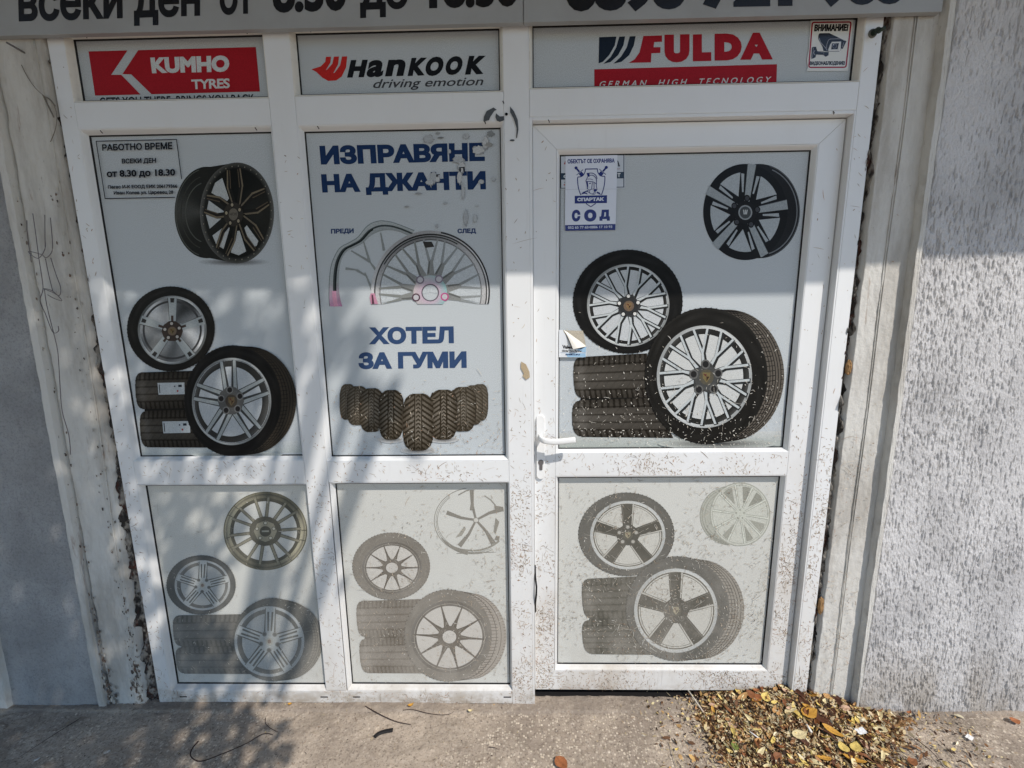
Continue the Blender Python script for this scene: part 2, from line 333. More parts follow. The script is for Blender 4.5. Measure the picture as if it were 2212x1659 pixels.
def gasket(gl, Yg, parent):
    a, b, c, d = gl; w = .0032; V = []
    for q, y in ((.0, Yg-.004), (-w, Yg-.003), (-w, Yg+.001)):
        V += [(a-q, y, c-q), (b+q, y, c-q), (b+q, y, d+q), (a-q, y, d+q)]
    Fc = [(i*4+k, i*4+(k+1) % 4, (i+1)*4+(k+1) % 4, (i+1)*4+k) for i in range(2) for k in range(4)]
    o = bpy.data.objects.new('gasket', mesh('gasket', V, Fc)); COL.objects.link(o); o.data.materials.append(GASK); o.parent = parent
    return o
BGU, BGL = lin((185, 191, 194)), lin((198, 198, 192))
def panel(gl, Yg, parent, col, name='printed_panel'):
    a, b, c, d = gl; e = .004; n = 24
    X, Z = np.meshgrid(np.linspace(a-e, b+e, n), np.linspace(c-e, d+e, n), indexing='ij')
    cols = np.repeat(np.asarray(col)[None], n*n, 0)
    return link(name, gridmesh(name, X, np.full_like(X, Yg), Z, cols), PRINT, parent)
PAN = {}
for k, gl in openings.items():
    b_ = bead(gl, YF, G0, sf, BEAD if k[0] == 't' else PVC); gasket(gl, G0, b_)
    PAN[k] = panel(gl, G0, sf, BGL if k[0] == 'l' else BGU)
    PAN[k]['label'] = dict(t1='red tyre brand name light', t2='black lettered tyre brand name light', t3='wide red lettered tyre brand name light', g1='upper left panel with opening hours',
                           g2='upper middle panel with blue lettering', l1='lower left panel with three wheels', l2='lower middle panel with faded wheels')[k]
for c_, x, y in (('M', 1452, 690), ('N', 556, 692), ('N', 813, 692), ('N', 2006, 693)):
    X, Z = at(*px(c_, x, y), 0); box('drain_slot', X-.014, X+.014, -.0008, .004, Z-.0022, Z+.0022, GASK, sf)
for c_, x, y in (('A', 622, 265), ('A', 1787, 235), ('A', 735, 958), ('A', 1857, 937), ('B', 221, 222), ('B', 1471, 183), ('B', 281, 927), ('B', 1492, 890), ('B', 1946, 168), ('B', 1955, 880), ('D', 893, 96), ('D', 829, 819), ('B', 1625, 745)):
    X, Z = at(*px(c_, x, y), 0)
    tube('nail_hole', [(X-.0015, -.0005, Z+.004), (X+.001, -.0015, Z), (X+.002, .002, Z-.003)], .0014, GASK, sf, 5)

# door leaf
YD, GD = .028, .050
dr = tag(empty('shop_entrance', (.52, YD, 0)), 'white plastic half-panelled door with white lever handle, mud-spattered below', 'door')
dl, drr, db, dt = .0445, 1.0015, .037, 2.0475
for _b in ((.0335, .0428, .0, 2.0605), (1.0045, 1.0101, .033, 2.0605), (.0430, 1.0043, 2.0505, 2.0605)): box('door_stop', _b[0], _b[1], .0006, .06, _b[2], _b[3], PVC, sf, bevel=.0012)
openD = dict(d1=(.130, .915, .998, 1.966), d2=(.1305, .915, .133, .893))
dob = BW
xl, xr = .130-dob, .915+dob
def P2(name, pts): return prism(name, pts, YD, YD+.05, PVC, dr, bevel=.0012)
g_ = .0003
P2('stile', [(dl, db), (xl-g_, .133-dob), (xl-g_, 1.966+dob), (dl, dt)]); P2('stile', [(drr, dt), (xr+g_, 1.966+dob), (xr+g_, .133-dob), (drr, db)])
P2('door_rail', [(dl+g_, dt), (xl, 1.966+dob+g_), (xr, 1.966+dob+g_), (drr-g_, dt)]); P2('door_rail', [(dl+g_, db), (drr-g_, db), (xr, .133-dob-g_), (xl, .133-dob-g_)])
box('door_rail', xl, xr, YD, YD+.05, .893+dob, .998-dob, PVC, dr, bevel=.0012)
for k, gl in openD.items():
    b_ = bead(gl, YD, GD, dr); gasket(gl, GD, b_); PAN[k] = panel(gl, GD, dr, BGL if k == 'd2' else BGU)
PAN['d1']['label'] = 'upper door panel with bright wheels'; PAN['d2']['label'] = 'lower door panel with faded mud-flecked wheels'
# black strip in the threshold gap, and rubber seal sticking out by the meeting stile
tag(box('door_threshold', .044, 1.056, .034, .5, -.02, .0065, GASK), kind='structure')
X, Z = at(*px('K', 200, 960), 0)
tube('loose_seal', [(.045, .01, Z+.09), (.046, -.001, Z+.05), (.050, -.008, Z+.015), (.049, -.008, Z-.015), (.046, -.001, Z-.05), (.045, .012, Z-.10)], .0035, GASK, dr, 6)

# door handle
def r4(x, y, Y): X, Z = at(*px('R4', x, y), Y); return float(X), float(Z)
xa, za = r4(437, 195, YD-.009); xb, zb = r4(437, 1590, YD-.009); hw = (r4(528, 600, YD-.009)[0]-r4(345, 600, YD-.009)[0])/2; xc = (xa+xb)/2
pts = []
for k in range(13): w = math.pi*k/12; pts.append((xc+hw*math.cos(w), za-hw+hw*math.sin(w)))
for k in range(13): w = math.pi+math.pi*k/12; pts.append((xc+hw*math.cos(w), zb+hw+hw*math.sin(w)))
plate = prism('door_handle', pts, YD-.009, YD+.001, HANDLE, dr, bevel=.002)
hx, hz = r4(437, 690, YD-.03); tx, tz = r4(1190, 728, YD-.052)
lv = [(hx, YD-.012, hz), (hx, YD-.030, hz), (hx+.002, YD-.042, hz-.001), (hx+.012, YD-.052, hz-.003), (hx+.04, YD-.055, hz-.006), (hx+(tx-hx)*.6, YD-.055, hz-.004+(tz-hz)*.5), (tx, YD-.052, tz)]
def sweep(name, pts, w, h, mat, parent):
    P = curve_pts(pts, 6); V = []; Fc = []; n = 16
    for i, p in enumerate(P):
        t = (P[min(i+1, len(P)-1)]-P[max(i-1, 0)]).normalized(); up = Vector((0, 0, 1)); sd = t.cross(up).normalized(); up = sd.cross(t)
        for k in range(n):
            a = 2*math.pi*k/n; ca, sa = math.cos(a), math.sin(a)
            V.append(tuple(p+up*(abs(ca)**.65*math.copysign(1, ca))*h+sd*(abs(sa)**.65*math.copysign(1, sa))*w))
    for i in range(len(P)-1):
        for k in range(n): Fc.append((i*n+k, (i+1)*n+k, (i+1)*n+(k+1) % n, i*n+(k+1) % n))
    Fc += [tuple(range(n)), tuple(range(len(P)*n-1, (len(P)-1)*n-1, -1))]
    me = mesh(name, V, Fc); bm = bmesh.new(); bm.from_mesh(me); bmesh.ops.recalc_face_normals(bm, faces=bm.faces); bm.to_mesh(me); bm.free()
    o = bpy.data.objects.new(name, me); COL.objects.link(o); me.materials.append(mat); o.parent = parent
    me.polygons.foreach_set('use_smooth', [True]*len(me.polygons)); return o
sweep('lever', lv, .0065, .0098, HANDLE, plate)
kx, kz = r4(442, 1220, YD-.0095); ks = .0098
pts = [(kx+ks*math.cos(a), kz+ks*math.sin(a)) for a in np.linspace(-math.pi*.28, math.pi*1.28, 15)]
pts = [(kx+.0052, kz-.028+.002), (kx+.0058, kz-.009)]+pts[1:-1]+[(kx-.0058, kz-.009), (kx-.0052, kz-.026), (kx-.003, kz-.0285), (kx+.003, kz-.0285)]
n = len(pts); me = mesh('keyhole', [(x, YD-.0108, z) for x, z in pts]+[(x, YD-.008, z) for x, z in pts], [tuple(range(n))]+[((i+1) % n, i, n+i, n+(i+1) % n) for i in range(n)])
kh = bpy.data.objects.new('keyhole', me); COL.objects.link(kh); me.materials.append(STEEL); kh.parent = plate

# ------------------------------------------------------------------ flat print engine
BASE = {}
class Pic:
    def __init__(s, Y, crop='V', step=.000022):
        s.key = P.name if isinstance(globals().get('P'), bpy.types.Object) else None; s.Y, s.crop, s.step = Y, crop, step; s.off = BASE.get(s.key, .0004); s.v = []; s.f = []; s.c = []; s.n = 0; s.T = lambda c: c; s.held = False; s.clipy = None; s.seg = []; s.cur = 'shape'
    def hold(s): s.off += s.step; s.held = True
    def free(s): s.held = False
    def add(s, xs, ys, faces, cols):
        if not s.held: s.off += s.step
        Y = s.Y-s.off
        if s.clipy is not None: ys = np.minimum(ys, s.clipy)
        s.seg.append((s.cur, s.n, s.n+len(xs), len(s.f), len(s.f)+len(faces)))
        X, Z = at(*px(s.crop, xs, ys), Y); k = len(X)
        s.v.append(np.stack([X, np.full(k, Y), Z], -1)); cols = s.T(np.asarray(cols, float))
        s.c.append(np.broadcast_to(cols, (k, 3)) if cols.ndim == 1 else cols)
        s.f += [tuple(int(i)+s.n for i in f) for f in faces]; s.n += k
    def poly(s, pts, col):
        P = np.asarray(pts, float); s.add(P[:, 0], P[:, 1], tri(P), lin(col))
    def ring(s, cx, cy, rx, ry, ix=0, iy=0, col=(0, 0, 0), seg=64, nr=1, icx=None, icy=None, a0=0, a1=360, fn=None, rot=0):
        icx = cx if icx is None else icx; icy = cy if icy is None else icy
        full = abs(a1-a0) >= 360; na = seg if full else seg+1
        A = np.radians(a0+(a1-a0)*np.arange(na)/seg); t = np.linspace(0, 1, nr+1)[:, None]
        ca, sa = np.cos(A), np.sin(A); rc, rs = math.cos(math.radians(rot)), math.sin(math.radians(rot))
        ox, oy, i_x, i_y = rx*ca, -ry*sa, ix*ca, -iy*sa
        x = (icx+i_x*rc-i_y*rs)*(1-t)+(cx+ox*rc-oy*rs)*t; y = (icy+i_x*rs+i_y*rc)*(1-t)+(cy+ox*rs+oy*rc)*t
        faces = []
        for i in range(nr):
            for k in range(na if full else na-1):
                k2 = (k+1) % na; faces.append((i*na+k, i*na+k2, (i+1)*na+k2, (i+1)*na+k))
        if fn is None: cols = lin(col)
        else: cols = lin(fn(np.repeat(t, na, 1).ravel(), np.tile(A, nr+1)))
        s.add(x.ravel(), y.ravel(), faces, cols)
    def stroke(s, pts, w, col, closed=False):
        P = np.asarray(pts, float); n = len(P)
        if closed: tn = np.roll(P, -1, 0)-np.roll(P, 1, 0)
        else: tn = np.vstack([P[1:2]-P[:1], P[2:]-P[:-2], P[-1:]-P[-2:-1]]) if n > 2 else np.vstack([P[1:]-P[:-1]]*2)
        tn /= np.maximum(np.linalg.norm(tn, axis=1, keepdims=True), 1e-6); nn = np.stack([-tn[:, 1], tn[:, 0]], -1)
        w = np.broadcast_to(np.asarray(w, float), (n,))[:, None]/2; a, b = P+nn*w, P-nn*w
        Q = np.vstack([a, b]); m_ = n if closed else n-1
        s.add(Q[:, 0], Q[:, 1], [(i, (i+1) % n, n+(i+1) % n, n+i) for i in range(m_)], lin(col))
    def grid(s, quad, nu, nv, fn):     # quad TL,TR,BR,BL ; fn(u,v)->(rgb, keep)
        q = np.asarray(quad, float); u = np.linspace(0, 1, nu)[:, None]; v = np.linspace(0, 1, nv)[None, :]
        P = [(q[0, k]*(1-u)*(1-v)+q[1, k]*u*(1-v)+q[2, k]*u*v+q[3, k]*(1-u)*v) for k in (0, 1)]
        U = np.repeat(u, nv, 1); V_ = np.repeat(v, nu, 0); col, keep = fn(U, V_)
        idx = np.arange(nu*nv).reshape(nu, nv); kc = keep[:-1, :-1] & keep[1:, 1:] & keep[1:, :-1] & keep[:-1, 1:]
        f = np.stack([idx[:-1, :-1], idx[1:, :-1], idx[1:, 1:], idx[:-1, 1:]], -1)[kc]
        s.add(P[0].ravel(), P[1].ravel(), f.tolist(), lin(col.reshape(-1, 3)))
    def text(s, string, tl, tr, br, bl, col, bold=.03, shear=0, space=1.0):
        V, T = glyphs(string, bold, space); x0, x1 = V[:, 0].min(), V[:, 0].max(); h = CAPH+2*bold
        u = (V[:, 0]-x0)/(x1-x0); v = 1-(V[:, 1]+bold)/h; q = np.asarray([tl, tr, br, bl], float)
        P = [(q[0, k]*(1-u)*(1-v)+q[1, k]*u*(1-v)+q[2, k]*u*v+q[3, k]*(1-u)*v) for k in (0, 1)]
        s.cur = 'text'; s.add(P[0]+shear*(.5-v)*np.abs(q[3, 1]-q[0, 1]), P[1], T, lin(col)); s.cur = 'shape'
    def build(s, name, parent, mat=PRINT, label=None):
        BASE[s.key] = s.off+.00002
        if name in ('lettering', 'bare_patch') and len(s.seg) > 1:
            V_, C_ = np.vstack(s.v), np.vstack(s.c); i = 0
            while i < len(s.seg):
                j = i+1
                while name == 'lettering' and s.seg[i][0] == 'shape' and j < len(s.seg) and s.seg[j][0] == 'shape': j += 1
                a, b, fa, fb = s.seg[i][1], s.seg[j-1][2], s.seg[i][3], s.seg[j-1][4]
                q = Pic(s.Y); q.key = s.key; q.v = [V_[a:b]]; q.c = [C_[a:b]]; q.f = [tuple(k-a for k in f) for f in s.f[fa:fb]]; q.off = s.off; q.seg = [0]
                q.build(name if s.seg[i][0] == 'text' or name == 'bare_patch' else 'emblem', parent, mat, label); i = j
            return None
        me = mesh(name, np.vstack(s.v), s.f, np.vstack(s.c)); o = bpy.data.objects.new(name, me); COL.objects.link(o); me.materials.append(mat)
        if parent is not None:
            o.parent = parent; w = parent
            off = Vector((0, 0, 0))
            while w is not None: off += Vector(w.location); w = w.parent
            o.location = -off
        if label: o['label'] = label
        return o
def tri(P):
    if len(P) == 3: return [(0, 1, 2)]
    r = delaunay_2d_cdt([Vector(p) for p in P.tolist()], [], [list(range(len(P)))], 1, 1e-6)
    if len(r[0]) == len(P):
        inv = [o_[0] for o_ in r[3]]; return [tuple(inv[i] for i in f) for f in r[2]]
    return [tuple(range(len(P)))]
_gc = {}; _cc = {}; CAPH = .7
def outlines(string, space):
    cu = bpy.data.curves.new('t', 'FONT'); cu.body = string; cu.space_character = space
    ob = bpy.data.objects.new('t', cu); COL.objects.link(ob); dg = bpy.context.evaluated_depsgraph_get()
    c2 = ob.evaluated_get(dg).to_curve(dg); L_ = []
    for sp in c2.splines:
        if sp.type == 'BEZIER':
            bp = sp.bezier_points; n = len(bp); pts = []
            for i in range(n):
                a, b = bp[i], bp[(i+1) % n]; p0, p1, p2, p3 = a.co, a.handle_right, b.handle_left, b.co
                straight = ((p1-p0).cross(p3-p0)).length < 1e-5 and ((p2-p0).cross(p3-p0)).length < 1e-5
                k = 1 if straight else 4
                for j in range(k):
                    t = j/k; pts.append((p0*(1-t)**3+p1*3*t*(1-t)**2+p2*3*t*t*(1-t)+p3*t**3)[:2])
        else: pts = [tuple(q.co[:2]) for q in sp.points]
        P = [pts[0]]
        for q in pts[1:]:
            if abs(q[0]-P[-1][0])+abs(q[1]-P[-1][1]) > 1e-4: P.append(q)
        if len(P) > 2: L_.append(np.array(P, float))
    bpy.data.objects.remove(ob); bpy.data.curves.remove(cu); return L_
def area(P): return .5*np.sum(P[:, 0]*np.roll(P[:, 1], -1)-np.roll(P[:, 0], -1)*P[:, 1])
def glyphs(string, bold, space):
    key = (string, bold, space)
    if key in _gc: return _gc[key]
    L_ = outlines(string, space); O = []; sg = []
    for ch in string:
        if ch.isspace(): continue
        q_ = _cc.get(ch)
        if q_ is None: o_ = outlines(ch, 1); q_ = _cc[ch] = (len(o_), 1 if sum(area(P) for P in o_) > 0 else -1)
        sg += [q_[1]]*q_[0]
    if len(sg) != len(L_): sg = [1 if sum(area(P) for P in L_) > 0 else -1]*len(L_)
    for P, sgn in zip(L_, sg):
        e1 = P-np.roll(P, 1, 0); e2 = np.roll(P, -1, 0)-P
        e1 /= np.linalg.norm(e1, axis=1, keepdims=True); e2 /= np.linalg.norm(e2, axis=1, keepdims=True)
        n1 = np.stack([e1[:, 1], -e1[:, 0]], -1); n2 = np.stack([e2[:, 1], -e2[:, 0]], -1); nn = n1+n2
        dn = 1+np.sum(n1*n2, 1, keepdims=True); O.append((P+sgn*bold*nn/np.maximum(dn, .35))[::sgn])
    vs = []; ed = []
    for P in O:
        b = len(vs); n = len(P); vs += [Vector(p) for p in P.tolist()]; ed += [(b+i, b+(i+1) % n) for i in range(n)]
    r = delaunay_2d_cdt(vs, ed, [], 0, 1e-6); V = np.array([tuple(v) for v in r[0]]); T = np.array(r[2])
    C = V[T].mean(1); w = np.zeros(len(C))
    for P in O:
        a, b = P, np.roll(P, -1, 0)
        for (ax, ay), (bx_, by) in zip(a, b):
            if ay == by: continue
            up = (ay <= C[:, 1]) & (by > C[:, 1]); dnw = (by <= C[:, 1]) & (ay > C[:, 1])
            xi = ax+(C[:, 1]-ay)/(by-ay)*(bx_-ax); w += np.where(up & (xi > C[:, 0]), 1, 0)-np.where(dnw & (xi > C[:, 0]), 1, 0)
    ok = w > .5; _gc[key] = (V, T[ok].tolist()); return _gc[key]
CAPH = float(max(P[:, 1].max() for P in outlines('H', 1)))
NAVY = (26, 50, 88)
# ------------------------------------------------------------------ wheels and tyres of the printed pictures
def loc(c): return lambda r, a: (c[0]+c[2]*r*math.cos(math.radians(a)), c[1]-c[3]*r*math.sin(math.radians(a)))
def sidewall(base, hi=26, warm=0):
    def fn(t, A):
        s = base*.72+hi*.9*(.35*np.exp(-((t-.55)/.16)**2)+.5*np.exp(-((t-.95)/.07)**2)+.3*np.exp(-((t-.05)/.06)**2))*(.6+.4*np.cos(A-2.2))
        s = s+4*np.sin(9*A+t*7)*(t > .4)*(t < .8)
        return np.stack([s+warm, s+warm*.6, s-warm*.4], -1)
    return fn
def tread_fn(base):
    def fn(t, A):
        s = base+18*np.sin(A*60+t*3)*(t > .6)+t*10; return np.stack([s+7, s+2, s-6], -1)
    return fn
def tyre(p, front, rim, back=None, base=30, warm=2, tread=64, ngr=4, span=(-88, 84)):
    if back:
        p.ring(*back, col=(tread+6, tread, tread-8), seg=80, nr=1)
        for i in range(1, ngr+1):
            t = i/(ngr+1.0); c = [front[k]*(1-t)+back[k]*t for k in range(4)]; q = loc(c)
            p.stroke([q(.995, a) for a in np.linspace(*span, 40)], front[2]*.012, (22, 20, 18))
        q0, q1 = loc(front), loc(back); p.hold()
        for a in np.arange(span[0]+10, span[1]-8, 4.2):
            (x0, y0), (x1, y1) = q0(1, a), q1(1, a+1.5)
            p.stroke([(x0, y0), (x0+(x1-x0)*.45, y0+(y1-y0)*.45)], front[2]*.011, (24, 22, 20))
            p.stroke([(x0+(x1-x0)*.84, y0+(y1-y0)*.84), (x1, y1)], front[2]*.009, (34, 30, 26))
        p.free()
    p.ring(front[0], front[1], front[2], front[3], rim[2]*.98, rim[3]*.98, icx=rim[0], icy=rim[1], nr=14, seg=96, fn=sidewall(base, 26, warm))
    q = loc(front); p.hold()
    for a in np.arange(0, 360, 5):
        if back and (span[0]+6 < (a if a < 180 else a-360) < span[1]-6): continue
        p.stroke([q(.985, a), q(1.006, a+.7)], front[2]*.022, (20, 19, 18))
    p.free()
def bg_disc(p, rim, r=.97, col=(196, 200, 202)): p.ring(rim[0], rim[1], rim[2]*r, rim[3]*r, col=col, seg=64)
def barrel(p, rim, r0=.93, r1=.80, dx=.02, dy=0, dark=40):
    def fn(t, A):
        s = dark+38*(.5+.5*np.cos(2*A+1))*t; return np.stack([s, s, s-2], -1)
    p.ring(rim[0], rim[1], rim[2]*r0, rim[3]*r0, rim[2]*r1, rim[3]*r1, icx=rim[0]+rim[2]*dx, icy=rim[1]+rim[3]*dy, nr=2, seg=72, fn=fn)
def lip(p, rim, w=.055, lo=120, hi=215):
    def fn(t, A):
        s = lo+(hi-lo)*(.5+.5*np.cos(2*(A-1.0)))*(1-.5*t); return np.stack([s-2, s+1, s], -1)
    p.ring(rim[0], rim[1], rim[2], rim[3], rim[2]*(1-w), rim[3]*(1-w), nr=2, seg=80, fn=fn)
def bar(p, rim, a, r0, r1, w0, w1, col, da=0.0, off0=0.0, off1=0.0):
    q = loc(rim); a0, a1 = math.radians(a), math.radians(a+da)
    def P_(r, ang, o): return (rim[0]+rim[2]*(r*math.cos(ang)-o*math.sin(ang)), rim[1]-rim[3]*(r*math.sin(ang)+o*math.cos(ang)))
    p.poly([P_(r0, a0, off0-w0/2), P_(r1, a1, off1-w1/2), P_(r1, a1, off1+w1/2), P_(r0, a0, off0+w0/2)], col)
def nuts(p, rim, r, n, size, col, rot=90, rim_col=None):
    q = loc(rim)
    for k in range(n):
        x, y = q(r, rot+360*k/n)
        if rim_col: p.ring(x, y, rim[2]*size*1.45, rim[3]*size*1.45, col=rim_col, seg=14)
        p.ring(x, y, rim[2]*size, rim[3]*size, col=col, seg=12)
def crest(p, rim, s, ring_col=(60, 58, 55), gold=(112, 98, 66)):
    x, y = rim[0], rim[1]; w, h = rim[2]*s, rim[3]*s
    p.ring(x, y, w*1.5, h*1.5, col=ring_col, seg=28); p.poly([(x-w*.8, y-h*.9), (x+w*.8, y-h*.9), (x+w*.75, y+h*.2), (x, y+h*1.1), (x-w*.75, y+h*.2)], gold)
    p.poly([(x-w*.7, y-h*.6), (x, y-h*.6), (x, y)], (92, 52, 44)); p.poly([(x, y-h*.1), (x+w*.65, y-h*.1), (x, y+h*.8)], (60, 44, 34))
def stack(p, quads, base=34, rows=5, tx=.35, tick=46):
    Q0, Q1 = quads[0], quads[-1]; w_ = Q0[1][0]-Q0[0][0]; h_ = Q0[3][1]-Q0[0][1]
    p.poly([(Q0[3][0]+w_*.10, Q0[3][1]-h_*.2), (Q0[2][0], Q0[2][1]-h_*.2), (Q1[1][0], Q1[1][1]+h_*.2), (Q1[0][0]+w_*.10, Q1[0][1]+h_*.2)], (base*.6, base*.57, base*.5))
    for q in quads:
        def fn(U, V):
            h = .5-.5*np.cos(np.clip(V, 0, 1)*2*math.pi); gro = np.zeros_like(U)
            for k in range(1, rows): gro += np.exp(-((V-k/rows)/.018)**2)
            ti = (np.sin(U*tick*2+np.where(V < .5, 1, -1)*V*6) > .3)*((V < .22) | (V > .8)); mid = (np.sin(U*tick*1.3+V*30) > .8)*((V > .22) & (V < .8))*.4
            s = base+8+34*np.sqrt(h)*(1-.5*U)-(26+.3*base)*gro-(18+.25*base)*ti-14*mid
            left = np.exp(-((U-.1)/.06)**2)*16-np.exp(-(U/.03)**2)*10; s = np.clip(s+left, 14, 255)
            r = .085; k = np.ones_like(U, bool); cx_ = U < r
            k &= ~(cx_ & (V < .3) & (((U-r)/r)**2+((V-.3)/.3)**2 > 1)); k &= ~(cx_ & (V > .7) & (((U-r)/r)**2+((V-.7)/.3)**2 > 1))
            return np.stack([s+7, s+3, s-3], -1), k
        p.grid(q, 150, 56, fn)
def soft_floor(p, quad, c0, c1, n=12):  # pale studio floor printed under the tyres
    def fn(U, V):
        t = V[..., None]; return np.asarray(c0, float)*(1-t)+np.asarray(c1, float)*t+0*U[..., None], np.ones_like(U, bool)
    p.grid(quad, 2, n, fn)
def contact(p, cx, cy, rx, ry, bgc, dark=(62, 60, 58), n=16):
    def fn(t, A):
        k = np.clip(t, 0, 1)[:, None]**.7; return np.asarray(dark, float)*(1-k)+np.asarray(bgc, float)*k
    p.ring(cx, cy, rx, ry, rx*.1, ry*.05, nr=n, seg=40, fn=fn)
def fader(k, base, warm=(1, 1, 1)):
    b = np.asarray(base, float); return lambda c: c*(1-k)+b*k
BG8 = (185, 191, 194); BL8 = (198, 198, 192)
BANDU = [(188, 192, 193), (168, 174, 170)]

# upper left panel: three wheels
P = PAN['g1']
p = Pic(G0, 'E')
soft_floor(p, [(1000, 1575), (2180, 1540), (2195, 1625), (1025, 1652)], (188, 193, 194), (176, 182, 180)); p.build('floor_picture', P)
p = Pic(G0, 'V'); face = (512, 460, 80, 109); bk = (447, 459, 70, 99)
contact(p, 505, 566, 78, 9, BG8)
p.ring(*bk, col=(40, 40, 36), fn=lambda t, A: np.stack([34+34*np.exp(-((A-3.1)/.5)**2)]*3, -1)+np.array([2, 2, -2]), nr=3)
p.poly([(450, 361), (512, 351), (512, 569), (450, 557)], (34, 34, 30))
q = loc(bk)
for r_ in (.96, .80, .66): p.stroke([(q(r_, a)[0], q(r_, a)[1]) for a in np.linspace(105, 255, 24)], 2.2, (78, 80, 74) if r_ != .8 else (58, 58, 52))
p.ring(*face, col=(44, 44, 40), nr=8, fn=lambda t, A: np.stack([np.where(t > .9, 86, 26)+10*np.cos(A*2)]*3, -1)+np.array([1, 1, -3]), seg=80, ix=1, iy=1)
wf = face
for (a, b) in ((118, 152), (160, 205), (212, 245), (256, 290), (300, 318)):
    qq = loc(wf); p.poly([qq(.36, (a+b)/2-8), qq(.80, a+2), qq(.84, (a+b)/2), qq(.80, b-2), qq(.36, (a+b)/2+8)], (176, 180, 180))
for a in (96, 22, -47, -118, 168):
    for s_ in (-1, 1):
        bar(p, wf, a, .14, .52, .15, .11, (30, 28, 24), off0=s_*.06, off1=s_*.17); bar(p, wf, a, .50, .88, .11, .10, (34, 31, 27), off0=s_*.17, off1=s_*.15); bar(p, wf, a, .16, .53, .035, .04, (104, 95, 80), off0=s_*.09, off1=s_*.205); bar(p, wf, a, .51, .87, .04, .03, (112, 102, 84), off0=s_*.205, off1=s_*.17)
        bar(p, wf, a, .50, .86, .022, .02, (84, 74, 60), off0=s_*.12, off1=s_*.11)
nuts(p, wf, .93, 34, .014, (128, 124, 112), 3)
p.ring(wf[0]-8, wf[1]+3, 21, 26, col=(52, 48, 42), seg=32); nuts(p, (wf[0]-8, wf[1]+3, wf[2], wf[3]), .19, 5, .035, (150, 140, 120), 100, (28, 26, 22))
p.ring(wf[0]-8, wf[1]+3, 10, 13, col=(104, 98, 88), seg=24); p.text('NICHE', (496, 460), (512, 459), (512, 465), (496, 466), (60, 56, 50), .02)
p.build('wheel_picture', P, label='dark bronze split-spoke rim without tyre')
p = Pic(G0, 'E'); ty = (1240, 728, 318, 308); rm = (1250, 736, 250, 249)
stack(p, [[(975, 1045), (1480, 1030), (1480, 1300), (990, 1312)], [(1008, 1325), (1480, 1312), (1500, 1590), (1025, 1588)]], 26)
for (x, y, w) in ((1143, 1120, 195), (1178, 1400, 200)):
    p.poly([(x, y), (x+w, y-3), (x+w+3, y+82), (x+8, y+86)], (176, 182, 184)); p.stroke([(x+12, y+12), (x+18, y+74)], 7, (60, 60, 62)); p.poly([(x+150, y+14), (x+176, y+13), (x+177, y+30), (x+151, y+31)], (40, 44, 50))
    p.poly([(x+140, y+52), (x+152, y+52), (x+152, y+66), (x+140, y+66)], (150, 60, 50)); p.poly([(x+120, y+20), (x+130, y+20), (x+130, y+30), (x+120, y+30)], (50, 50, 60))
p.build('tyre_stack_picture', P, label='two stacked tyres with white labels')
p = Pic(G0, 'E'); tyre(p, ty, rm, None, 32, 3)
p.ring(rm[0], rm[1], rm[2]*.95, rm[3]*.95, 2, 2, nr=8, seg=72, fn=lambda t, A: np.stack([132+52*np.cos(A*2+.9)*t+26*np.cos(A*3)+14*np.sin(A*7+t*5)]*3, -1)+np.array([0, 2, 2]))
p.ring(rm[0], rm[1], rm[2]*.86, rm[3]*.86, rm[2]*.80, rm[3]*.80, col=(66, 66, 66)); lip(p, rm, .07, 90, 205)
for a in (90, 18, -54, -126, 162):
    bar(p, rm, a, .2, .96, .20, .26, (158, 164, 164)); bar(p, rm, a, .3, .94, .012, .02, (70, 66, 62), off0=.085, off1=.13); bar(p, rm, a, .80, .93, .10, .12, (52, 50, 48))
    bar(p, rm, a, .22, .42, .07, .07, (70, 58, 52))
p.ring(rm[0], rm[1]+8, 78, 76, col=(62, 52, 46), seg=10); nuts(p, (rm[0], rm[1]+8, rm[2], rm[3]), .22, 5, .045, (176, 170, 162), 95, (44, 38, 34)); crest(p, (rm[0], rm[1]+8, rm[2], rm[3]), .085, (112, 96, 80))
p.build('wheel_picture', P, label='upright wheel with silver dished rim')
p = Pic(G0, 'E'); ty = (1690, 1250, 352, 402); rm = (1681, 1255, 288, 317)
contact(p, 1720, 1640, 330, 24, (180, 186, 184))
tyre(p, ty, rm, (1800, 1248, 350, 392), 24, 1, 48); bg_disc(p, rm, .95, (172, 177, 180)); barrel(p, rm, .94, .80, -.03, 0, 46); lip(p, rm, .04, 110, 200)
for a in (96, 22, -50, -122, 166):
    for s_ in (-1, 1): bar(p, rm, a, .22, .94, .17, .115, (60, 62, 62), off0=s_*.10, off1=s_*.155); bar(p, rm, a, .24, .94, .085, .07, (150, 156, 156), off0=s_*.12, off1=s_*.165)
p.ring(rm[0]-5, rm[1]-5, 96, 104, col=(86, 86, 84), seg=10); nuts(p, (rm[0]-5, rm[1]-5, rm[2], rm[3]), .25, 5, .062, (34, 32, 32), 97, (112, 112, 110)); crest(p, (rm[0]-2, rm[1]-3, rm[2], rm[3]), .10, (66, 60, 52), (96, 84, 62))
p.build('wheel_picture', P, label='large leaning wheel with five paired silver spokes')

